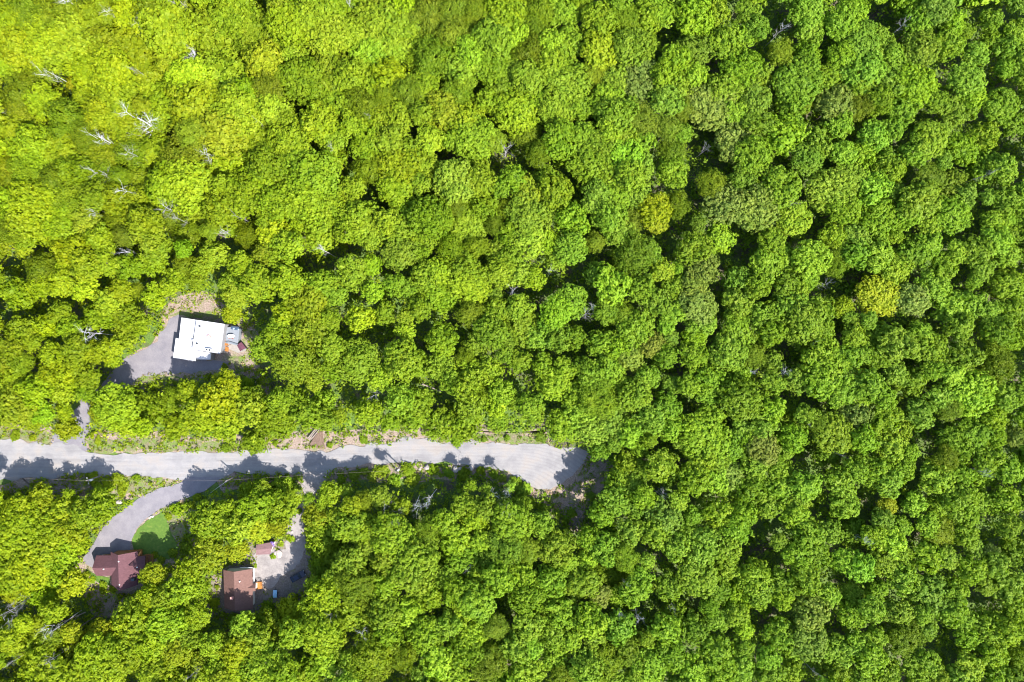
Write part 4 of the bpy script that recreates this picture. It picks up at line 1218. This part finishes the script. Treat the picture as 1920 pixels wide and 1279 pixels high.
def inside(x, y, poly):
    r_ = False
    j = len(poly) - 1
    for i in range(len(poly)):
        xi, yi = poly[i]
        xj, yj = poly[j]
        if (yi > y) != (yj > y) and x < (xj - xi) * (y - yi) / (yj - yi) + xi:
            r_ = not r_
        j = i
    return r_


# what the photo leaves open to the sky (photo px): no crown may cover it
OPEN = [ROAD,
        [(-40, 800), (95, 808), (112, 820), (152, 826), (175, 812), (300, 816), (430, 822), (440, 850), (300, 850), (-40, 830)],
        [(505, 815), (560, 816), (590, 800), (610, 808), (700, 812), (780, 800), (800, 815), (800, 832), (640, 840), (505, 845)],
        [(890, 806), (1015, 808), (1034, 838), (890, 832)],
        [(128, 782), (150, 756), (172, 750), (168, 778), (140, 782)], [(206, 712), (250, 668), (300, 640), (300, 700), (262, 706), (250, 724), (220, 726)],
        [(296, 640), (300, 575), (335, 552), (395, 550), (426, 574), (412, 590), (424, 604), (450, 605), (480, 612), (490, 636), (468, 650), (466, 680), (440, 704), (400, 700), (330, 712), (260, 712)],
        [(446, 690), (470, 690), (505, 735), (500, 745), (480, 720)],
        [(345, 900), (300, 915), (230, 955), (180, 1000), (158, 1046), (150, 1062), (165, 1100), (205, 1095), (225, 1110), (260, 1095), (258, 1075), (290, 1055), (310, 1062), (335, 1040), (325, 1005), (360, 985), (335, 945), (400, 908)],
        [(170, 1110), (220, 1112), (250, 1120), (230, 1145), (190, 1145), (172, 1130)],
        [(418, 1064), (455, 1050), (465, 1030), (480, 1020), (512, 1014), (528, 1030), (540, 1008), (555, 960), (575, 905), (600, 905), (585, 940), (568, 975), (568, 1000), (580, 1030), (590, 1045), (585, 1085), (560, 1110), (520, 1120), (490, 1125), (476, 1146), (418, 1146), (395, 1110), (400, 1080)],
        [(600, 880), (720, 868), (720, 895), (620, 905)], [(720, 868), (930, 868), (1000, 915), (1010, 945), (960, 912), (900, 895), (740, 892)],
        [(1080, 845), (1135, 868), (1138, 905), (1110, 945), (1085, 985), (1060, 960), (1020, 925)],
        [(150, 885), (345, 895), (300, 918), (240, 935), (200, 925), (155, 915)], [(0, 890), (60, 895), (150, 880), (165, 930), (120, 928), (40, 905), (20, 925), (0, 925)]]
HOLE = [(x, y, r) for t in HOLES for x, y, r, _k in parse(t)]
NX, NY, CELL = 1920 // 8 + 60, 1279 // 8 + 60, 8
# distance to the nearest open cell, on a coarse grid
gx, gy = np.meshgrid(np.arange(-240, 2160, 8), np.arange(-240, 1520, 8))
opn = np.zeros(gx.shape, bool)
for poly in OPEN:
    px_, py_ = np.array(poly).T
    ins = np.zeros(gx.shape, bool)
    j = len(poly) - 1
    for i in range(len(poly)):
        xi, yi, xj, yj = px_[i], py_[i], px_[j], py_[j]
        if yi != yj:
            ins ^= ((yi > gy) != (yj > gy)) & (gx < (xj - xi) * (gy - yi) / (yj - yi) + xi)
        j = i
    opn |= ins
OX, OY = gx[opn].astype(float), gy[opn].astype(float)


def d_open(x, y):
    return float(np.sqrt(((OX - x) ** 2 + (OY - y) ** 2).min()))


trees = []                                   # x, y, r (photo px), kind


def near(x, y):
    a = TA[:len(trees)]
    if not len(a):
        return None
    return np.hypot(a[:, 0] - x, a[:, 1] - y), a[:, 2]


TA = np.zeros((4000, 3))


def put(x, y, r, k):
    TA[len(trees)] = (x, y, r)
    trees.append((x, y, r, k))


EXTRA = [(606, 1068, 20), (598, 1052, 16), (590, 1100, 22), (602, 1112, 26), (588, 1142, 24), (630, 1085, 24), (560, 1152, 20), (500, 1168, 22), (455, 1172, 22), (480, 742, 24), (450, 748, 22), (1158, 905, 22), (1128, 962, 22), (1150, 940, 24)]
todo = [e_ for t in TILES for e_ in parse(t)] + [(*e_, '') for e_ in EXTRA]
todo.sort(key=lambda e_: (e_[3] not in 'yg' or e_[3] == '', -e_[2]))
for x, y, r, k in todo:
    do = d_open(x, y)
    if do < 9:
        continue
    r = min(r, max(10.0, do * 0.98))
    nr = near(x, y)
    if nr is not None and (nr[0] < 0.62 * np.maximum(nr[1], r)).any():
        continue
    put(x, y, r, k)
n_traced = len(trees)
for sx_, sy_, r in ((475, 862, 13), (498, 882, 9), (557, 884, 10), (580, 896, 9), (622, 872, 12), (712, 850, 11), (845, 860, 10), (872, 866, 10), (915, 862, 9), (130, 876, 9)):
    q_ = (sx_ + 41, sy_ + 36)                # foot of the tree whose shadow falls at sx_, sy_
    put(q_[0] + (q_[0] - CX) * 0.052, q_[1] + (q_[1] - CY) * 0.052, r, 's')
HA = np.array(HOLE)
for rad in (34, 28, 23, 18, 14):
    for _ in range(2600):
        x, y = rnd.uniform(-170, 2090), rnd.uniform(-170, 1450)
        out_ = x < -15 or x > 1935 or y < -15 or y > 1295
        if out_ and rad < 28:
            continue
        nr = near(x, y)
        if (nr[0] < 0.80 * (nr[1] + rad)).any():
            continue
        if (np.hypot(HA[:, 0] - x, HA[:, 1] - y) < HA[:, 2] * 0.9 + rad * 0.72).any():
            continue
        if d_open(x, y) < rad * 1.05:
            continue
        put(x, y, rad * rnd.uniform(0.9, 1.1), 'x' if out_ else 'f')

# ------------------------------------------------------------------ vegetation: build
def lerp3(a, b_, t):
    return tuple(p_ + (q_ - p_) * t for p_, q_ in zip(a, b_))


def tree_tint(x, y, k, rg):
    """leaf colour: the stand at upper left is a yellower lime, partly hotspot light put into the tint, the one at right a cooler mid green"""
    t = min(1.0, max(0.0, (x - 0.35 * (640 - y) * 0.6 - 100) / 1150.0))
    c_ = lerp3((0.195, 0.262, 0.006), (0.160, 0.262, 0.015), t)  # yellow shift towards upper left: leaf hue plus some painted sun hotspot
    if k == 'o':
        c_ = lerp3(c_, (0.115, 0.165, 0.006), 0.7)
    elif k == 'y':
        c_ = lerp3(c_, (0.28, 0.30, 0.008), 0.5)
    elif k == 'w':
        c_ = lerp3(c_, (0.24, 0.27, 0.008), 0.6)
    elif k == 'g':
        c_ = lerp3(c_, (0.175, 0.225, 0.036), 0.8)
    v = math.exp(rg.gauss(0, 0.12))
    hshift = rg.gauss(0, 0.055)
    return (c_[0] * v * (1 + hshift), c_[1] * v, c_[2] * v * math.exp(rg.gauss(0, 0.2)))


LAND = [((372, 632), 'white roofed house'), ((222, 1062), 'cross shaped house'), ((446, 1105), 'rectangular brown house'), ((496, 1030), 'pinkish outbuilding'),
        ((1060, 885), 'gravel turning place'), ((1129, 97), 'big yellow tree'), ((948, 278), 'tall bare tree'),
        ((272, 228), 'long white trunk'), ((1477, 386), 'dark bare crown')]
SIDE = ['right of', 'below right of', 'below', 'below left of', 'left of', 'above left of', 'above', 'above right of']


def place_words(x, y):
    best = min(LAND, key=lambda q_: math.hypot(q_[0][0] - x, q_[0][1] - y))
    d = math.hypot(best[0][0] - x, best[0][1] - y)
    pos = f'{round(min(99, max(1, x / 19.2)))}% across, {round(min(99, max(1, y / 12.79)))}% down'
    if 25 < d < 95:
        a = int(round(math.atan2(y - best[0][1], x - best[0][0]) / (math.pi / 4))) % 8
        return f'{SIDE[a]} {best[1]}, {pos}'
    return f'standing {pos} the photo'


def size_word(r):
    return 'broad' if r > 33 else 'middling' if r > 25 else 'small'


def tint_word(k, c_):
    if k == 'o':
        return 'hazy olive'
    if k == 'y':
        return 'golden yellow'
    if k == 'w':
        return 'yellowish lime'
    if k == 'g':
        return 'greyish green'
    q_ = c_[0] / c_[1]
    return 'lime' if q_ > 0.68 else 'bright green' if q_ > 0.58 else 'mid green'


NAMES = {'': ('broadleaf_tree', 'broadleaf trees of the woodland'), 'f': ('broadleaf_tree', 'broadleaf trees of the woodland'), 'o': ('fine_leaved_tree', 'olive fine leaved trees'),
         'y': ('yellow_tree', 'golden yellow trees'), 'w': ('lime_tree', 'yellowish trees'), 'g': ('grey_green_tree', 'greyish green trees'),
         's': ('slender_tree', 'slender trees by the road')}


def make_tree(x, y, r, k, c_, hgt, label, rg):
    name, group = NAMES[k]
    zc = hgt - 0.55 * r * S
    rm_ = r * S * (H - zc) / H
    p_ = W(x, y, zc)
    o = thing(name, label, 'tree', (p_.x, p_.y, 0), group)
    if k == 'o':
        me, r0 = rg.choice(M_FINE), 4.8
    elif k == 's':
        me, r0 = rg.choice(M_SLIM), 2.6
    elif rm_ > 4.7:
        me, r0 = rg.choice(M_BIG), 5.6
    else:
        me, r0 = rg.choice(M_MID), 4.1
    cr = bpy.data.objects.new('crown', me)
    C.objects.link(cr)
    cr.parent = o
    cr.location = (0, 0, zc)
    q_ = rm_ / r0 * 1.16
    cr.scale = (q_ * rg.uniform(.92, 1.1), q_ * rg.uniform(.92, 1.1), q_ * rg.uniform(.85, 1.25))
    cr.rotation_euler = (rg.uniform(-.12, .12), rg.uniform(-.12, .12), rg.uniform(0, 6.28))
    cr.color = (*c_, 1)
    tk = bpy.data.objects.new('trunk', rg.choice(M_TRUNK))
    C.objects.link(tk)
    tk.parent = o
    tk.scale = (zc * 0.85, zc * 0.85, zc)
    tk.rotation_euler = (0, 0, rg.uniform(0, 6.28))
    return o


BSEG = []
for x, y, r, look in BARE:
    k = 0.93
    BSEG.append((x, y, CX + (x - CX) * k, CY + (y - CY) * k, r))


def bare_near(x, y, r):
    for x0, y0, x1, y1, rb_ in BSEG:
        dx, dy = x1 - x0, y1 - y0
        t = max(0, min(0.75, ((x - x0) * dx + (y - y0) * dy) / (dx * dx + dy * dy + 1e-6)))
        if math.hypot(x0 + dx * t - x, y0 + dy * t - y) < 0.5 * r + 0.5 * rb_:
            return True
    return False


HIGH = [(602, 1112)]
LOW = [(590, 969), (607, 1012), (627, 1045), (606, 1068), (598, 1052), (30, 940), (110, 945), (133, 945), (15, 945), (50, 938), (120, 925), (150, 935), (531, 913), (494, 923), (464, 925), (547, 929), (477, 828), (280, 767), (320, 751), (285, 767), (337, 794), (334, 793), (190, 770), (580, 938), (600, 945)]


def height(x, y, r, rg):
    if any(math.hypot(x - a, y - b_) < 14 for a, b_ in LOW):
        return 4.2 + 0.05 * r
    if any(math.hypot(x - a, y - b_) < 14 for a, b_ in HIGH):
        return 13.5 + 0.05 * r
    if 415 < x < 572 and 885 < y < 945:
        return 4.2 + 0.04 * r
    if 490 < x < 582 and 1110 < y < 1180:
        return 6.5 + 0.04 * r
    if 0 < x < 150 and 915 < y < 930:
        return 4.2 + 0.04 * r
    return height0(x, y, r, rg) - (3.2 if r > 13 and bare_near(x, y, r) else 0)


def height0(x, y, r, rg):
    edge = min(1.0, d_open(x, y) / 90.0)
    return ((7.5 if 790 < y < 910 else 9.5) * (1 - edge) + 12.0 * edge + 0.08 * r + rg.gauss(0, 0.9)) if r > 13 else rg.uniform(4, 6)


plain = sorted((t for t in trees if t[3] in ('', 'f')), key=lambda t: -t[2])
own = set(id(t) for t in plain[:298])
bulk_v, bulk_c = [], []
rg = random.Random(5)
n_things = 0
for t in trees:
    x, y, r, k = t
    c_ = tree_tint(x, y, k, rg)
    hgt = height(x, y, r, rg) if k != 's' else 10.0
    if k in 'oywgs' and k or id(t) in own:
        if not (-r < x < 1920 + r and -r < y < 1279 + r):
            continue
        shape = 'fine leaved tree' if k == 'o' else 'slender tree' if k == 's' else 'leafy tree'
        make_tree(x, y, r, k, c_, hgt, f'{size_word(r)} {tint_word(k, c_)} {shape} {place_words(x, y)}', rg)
        n_things += 1
    else:
        zc = hgt - 0.55 * r * S
        rm_ = r * S * (H - zc) / H
        p_ = W(x, y, zc)
        v = rg.choice(SMALL)
        a = rg.uniform(0, 6.28)
        q_ = rm_ / 3.6 * 1.16
        ca, sa = math.cos(a) * q_, math.sin(a) * q_
        v = v @ np.array([[ca, sa, 0], [-sa, ca, 0], [0, 0, q_ * rg.uniform(.9, 1.25)]]) + np.array([p_.x, p_.y, zc])
        bulk_v.append(v)
        bulk_c.append(np.tile(np.array(c_), (len(v) // 4, 1)))
tag(link('woodland', quads_mesh('woodland', np.concatenate(bulk_v), LEAF_T, np.concatenate(bulk_c))), 'the many smaller crowns filling the woodland between the larger trees', None, None, 'stuff')
print('TREES traced', n_traced, 'all', len(trees), 'things', n_things, 'bulk', len(bulk_v), 'kinds', {k: sum(t[3] == k for t in trees) for k in ' oywgfx'})

# bare trees
for i, (x, y, r, look) in enumerate(BARE):
    edge = d_open(x, y)
    hgt = (17.0 if edge > 40 else 11.0) + rg.uniform(-1, 1.5)
    if r < 12:
        hgt = 9.0
    p_ = W(x, y, hgt * 0.78)
    o = thing('bare_tree', f'{look} leafless tree {place_words(x, y)}', 'tree', (p_.x, p_.y, 0), 'bare grey trees')
    mt, mb = M_BARE[i % 5 + (5 if look in ('white', 'silver') else 0)]
    for nm, me in (('trunk', mt), ('branches', mb)):
        c_ = bpy.data.objects.new(nm, me)
        C.objects.link(c_)
        c_.parent = o
        c_.scale = (r * S / 2.9, r * S / 2.9, hgt / 10.0)
        c_.rotation_euler = (0, 0, rg.uniform(0, 6.28))
    o.rotation_euler = (rg.uniform(-.06, .06), rg.uniform(-.06, .06), 0)

# shrubs one can tell apart along the road and round the yards
SH = [(180, 826, 9), (200, 832, 8), (248, 834, 9), (300, 838, 11), (345, 836, 8), (390, 836, 9), (425, 838, 9), (520, 832, 6), (540, 836, 6), (620, 834, 6),
      (650, 828, 9), (680, 826, 10), (730, 822, 12), (738, 834, 8), (830, 822, 13), (858, 824, 12), (905, 822, 8), (955, 822, 8), (1010, 820, 8), (30, 816, 8), (10, 818, 7), (60, 820, 7),
      (175, 896, 10), (195, 906, 12), (215, 900, 11), (235, 908, 12), (250, 898, 9), (225, 922, 11), (205, 918, 9), (180, 915, 9), (165, 888, 6), 
      (330, 955, 9), (348, 948, 10), (316, 968, 6), (372, 934, 9), (700, 890, 10), (720, 884, 11), (735, 900, 12), (762, 882, 9), (780, 896, 12), (815, 884, 10), (840, 890, 12), (872, 890, 11), (905, 884, 10),
      (925, 890, 11), (945, 898, 11), (965, 908, 11), (985, 925, 12), (1000, 942, 12), (1022, 952, 10), (680, 884, 8), (660, 892, 8), (640, 900, 9), (1112, 930, 8), (1120, 950, 9), (1070, 965, 8), (1058, 975, 9), 
      (300, 715, 9), (282, 722, 8), (322, 722, 8), (350, 728, 10), (420, 690, 8), (452, 668, 8), (478, 662, 8), (440, 708, 7), (486, 706, 8), (460, 602, 7), (310, 592, 5), (175, 1090, 8), (190, 1100, 8), (212, 1102, 7),
      (160, 1080, 8), (300, 1052, 9), (312, 1068, 9), (322, 1040, 8), (290, 1040, 7), (345, 1010, 9), (352, 1030, 10), (512, 1042, 6), (474, 1062, 4), (530, 1020, 6), (548, 1010, 6), (584, 1000, 7), (592, 1030, 8), (600, 1060, 9),
      (590, 1090, 9), (555, 1128, 9), (530, 1136, 9), (500, 1142, 8), (405, 1100, 8), (402, 1130, 9), (440, 1160, 9), (470, 1160, 8), (780, 870, 5), (560, 958, 5)]
for x, y, r in SH:
    if y < 850 and rg.random() < 0.5:
        continue
    x, y, r = x + rg.uniform(-5, 5), y + rg.uniform(-3, 3), r * rg.uniform(0.6, 1.1)
    p_ = W(x, y, 0.8)
    c_ = tree_tint(x, y, '', rg)
    o = thing('shrub', f'{"low round" if r < 9 else "spreading"} green shrub {place_words(x, y)}', 'shrub', (p_.x, p_.y, 0), 'shrubs along the road and yards')
    f_ = bpy.data.objects.new('foliage', rg.choice(M_SHRUB))
    C.objects.link(f_)
    f_.parent = o
    q_ = r * S / 1.6
    f_.location = (0, 0, 0.45 * r * S)
    f_.scale = (q_ * rg.uniform(.8, 1.5), q_ * rg.uniform(.8, 1.3), q_ * rg.uniform(.45, .9))
    f_.rotation_euler = (0, 0, rg.uniform(0, 6.28))
    f_.color = (*[v_ * 0.95 for v_ in c_], 1)
    s_ = bpy.data.objects.new('stem', M_TRUNK[0])
    C.objects.link(s_)
    s_.parent = o
    s_.scale = (2.0, 2.0, 0.6 * r * S)

# undergrowth on the forest floor, and weeds and grass on the verges: nobody could count them
def scatter(n, ok, size, hmax, per, leaf, seed, tintf):
    rng = np.random.default_rng(seed)
    pts = np.stack([rng.uniform(-60, 1980, n), rng.uniform(-60, 1340, n)], 1)
    ix = np.clip(((pts[:, 0] + 240) / 8).astype(int), 0, gx.shape[1] - 1)
    iy = np.clip(((pts[:, 1] + 240) / 8).astype(int), 0, gx.shape[0] - 1)
    pts = pts[ok(pts, ix, iy)]
    m = len(pts)
    cx, cy = (pts[:, 0] - CX) * S, (CY - pts[:, 1]) * S
    sz = size * rng.uniform(0.5, 1.4, m)
    hz = hmax * rng.uniform(0.1, 1.0, m) ** 2
    cc = np.repeat(np.stack([cx, cy, hz], 1), per, 0)
    d = unit(rng.normal(size=cc.shape) + np.array([0, 0, 0.6]))
    pos = cc + d * np.repeat(sz, per)[:, None] * np.array([1, 1, 0.6])
    pos[:, 2] = np.maximum(pos[:, 2], 0.12)
    nrm = unit(d * 0.5 + rng.normal(size=cc.shape) * 0.4 + np.array([0, 0, 0.5]))
    q_ = leaf_quads(pos, nrm, leaf * rng.uniform(0.6, 1.4, len(pos)), rng)
    tc = np.array([tintf(x, y) for x, y in pts])
    return q_, np.repeat(tc, per, 0)


HARD = [ROAD, DRIVE_N, DRIVE_S, TRACK_E]
soft = np.zeros(gx.shape, bool)


def in_any(pts, polys):
    out_ = np.zeros(len(pts), bool)
    X, Y = pts[:, 0], pts[:, 1]
    for poly in polys:
        ins = np.zeros(len(pts), bool)
        j = len(poly) - 1
        for i in range(len(poly)):
            (xi, yi), (xj, yj) = poly[i], poly[j]
            if yi != yj:
                ins ^= ((yi > Y) != (yj > Y)) & (X < (xj - xi) * (Y - yi) / (yj - yi) + xi)
            j = i
        out_ |= ins
    return out_


near_open = opn.copy()
for _ in range(2):
    e_ = near_open.copy()
    e_[1:] |= near_open[:-1]
    e_[:-1] |= near_open[1:]
    e_[:, 1:] |= near_open[:, :-1]
    e_[:, :-1] |= near_open[:, 1:]
    near_open = e_
v, c_ = scatter(34000, lambda p, ix, iy: ~near_open[iy, ix], 1.0, 7.0, 10, 0.72, 1, lambda x, y: tuple(q * 1.0 for q in tree_tint(x, y, '', rg)))
v2, c2 = scatter(60000, lambda p, ix, iy: near_open[iy, ix] & ~opn[iy, ix] & ~in_any(p, HARD), 0.8, 2.0, 9, 0.6, 6, lambda x, y: tree_tint(x, y, '', rg))
v, c_ = np.concatenate([v, v2]), np.concatenate([c_, c2])
tag(link('undergrowth', quads_mesh('undergrowth', v, LEAF_T, c_)), 'saplings and undergrowth on the shaded woodland floor', None, None, 'stuff')

BUILT = [[(318, 590), (430, 590), (466, 640), (462, 664), (400, 690), (310, 690)], [(170, 1024), (292, 1024), (292, 1084), (262, 1112), (200, 1112), (170, 1086)], [(412, 1060), (496, 1060), (496, 1150), (412, 1150)],
         [(474, 1012), (518, 1012), (514, 1044), (474, 1044)], [(500, 1040), (576, 1040), (576, 1120), (500, 1120)], [(246, 1014), (258, 990), (303, 955), (320, 990), (336, 1032), (300, 1052), (250, 1038)]]
VERGES = [VERGE_N, VERGE_S, VERGE_M, VERGE_E, YARD_N, YARD_S, YARD_E]


def weeds_ok(p, ix, iy):
    k = in_any(p, VERGES) & ~in_any(p, HARD) & ~in_any(p, BUILT)
    f = np.sin(p[:, 0] * 0.11) + np.sin(p[:, 1] * 0.17 + p[:, 0] * 0.05) + np.sin(p[:, 0] * 0.31 + p[:, 1] * 0.23)
    dens = np.clip(0.45 + 0.42 * f, 0.05, 1.0)
    return k & (np.random.default_rng(9).uniform(0, 1, len(p)) < dens)


def bush_ok(p, ix, iy):
    k = in_any(p, [VERGE_M, VERGE_S, [(100, 826), (480, 832), (470, 846), (175, 844)], [(640, 826), (740, 824), (740, 832), (640, 836)], [(420, 690), (470, 690), (500, 740), (280, 740), (280, 722), (420, 712)]]) & ~in_any(p, HARD)
    f = np.sin(p[:, 0] * 0.09 + 1) + np.sin(p[:, 1] * 0.13 + p[:, 0] * 0.06) + np.sin(p[:, 0] * 0.27 - p[:, 1] * 0.2)
    return k & (np.random.default_rng(4).uniform(0, 1, len(p)) < np.clip(0.35 + 0.4 * f, 0.0, 0.9))


def weed_tint(x, y):
    if rg.random() < 0.22:
        return (0.34, 0.27, 0.15)
    c1 = tree_tint(x, y, '', rg)
    return tuple(q * 0.9 for q in c1)


v, c_ = scatter(200000, weeds_ok, 0.42, 0.4, 5, 0.46, 2, weed_tint)
v2, c2 = scatter(60000, bush_ok, 0.75, 1.6, 9, 0.6, 3, lambda x, y: tree_tint(x, y, '', rg))
v, c_ = np.concatenate([v, v2]), np.concatenate([c_, c2])
tag(link('weeds', quads_mesh('weeds', v, LEAF_T, c_)), 'weeds and grass tufts on the verges and clearings', None, None, 'stuff')
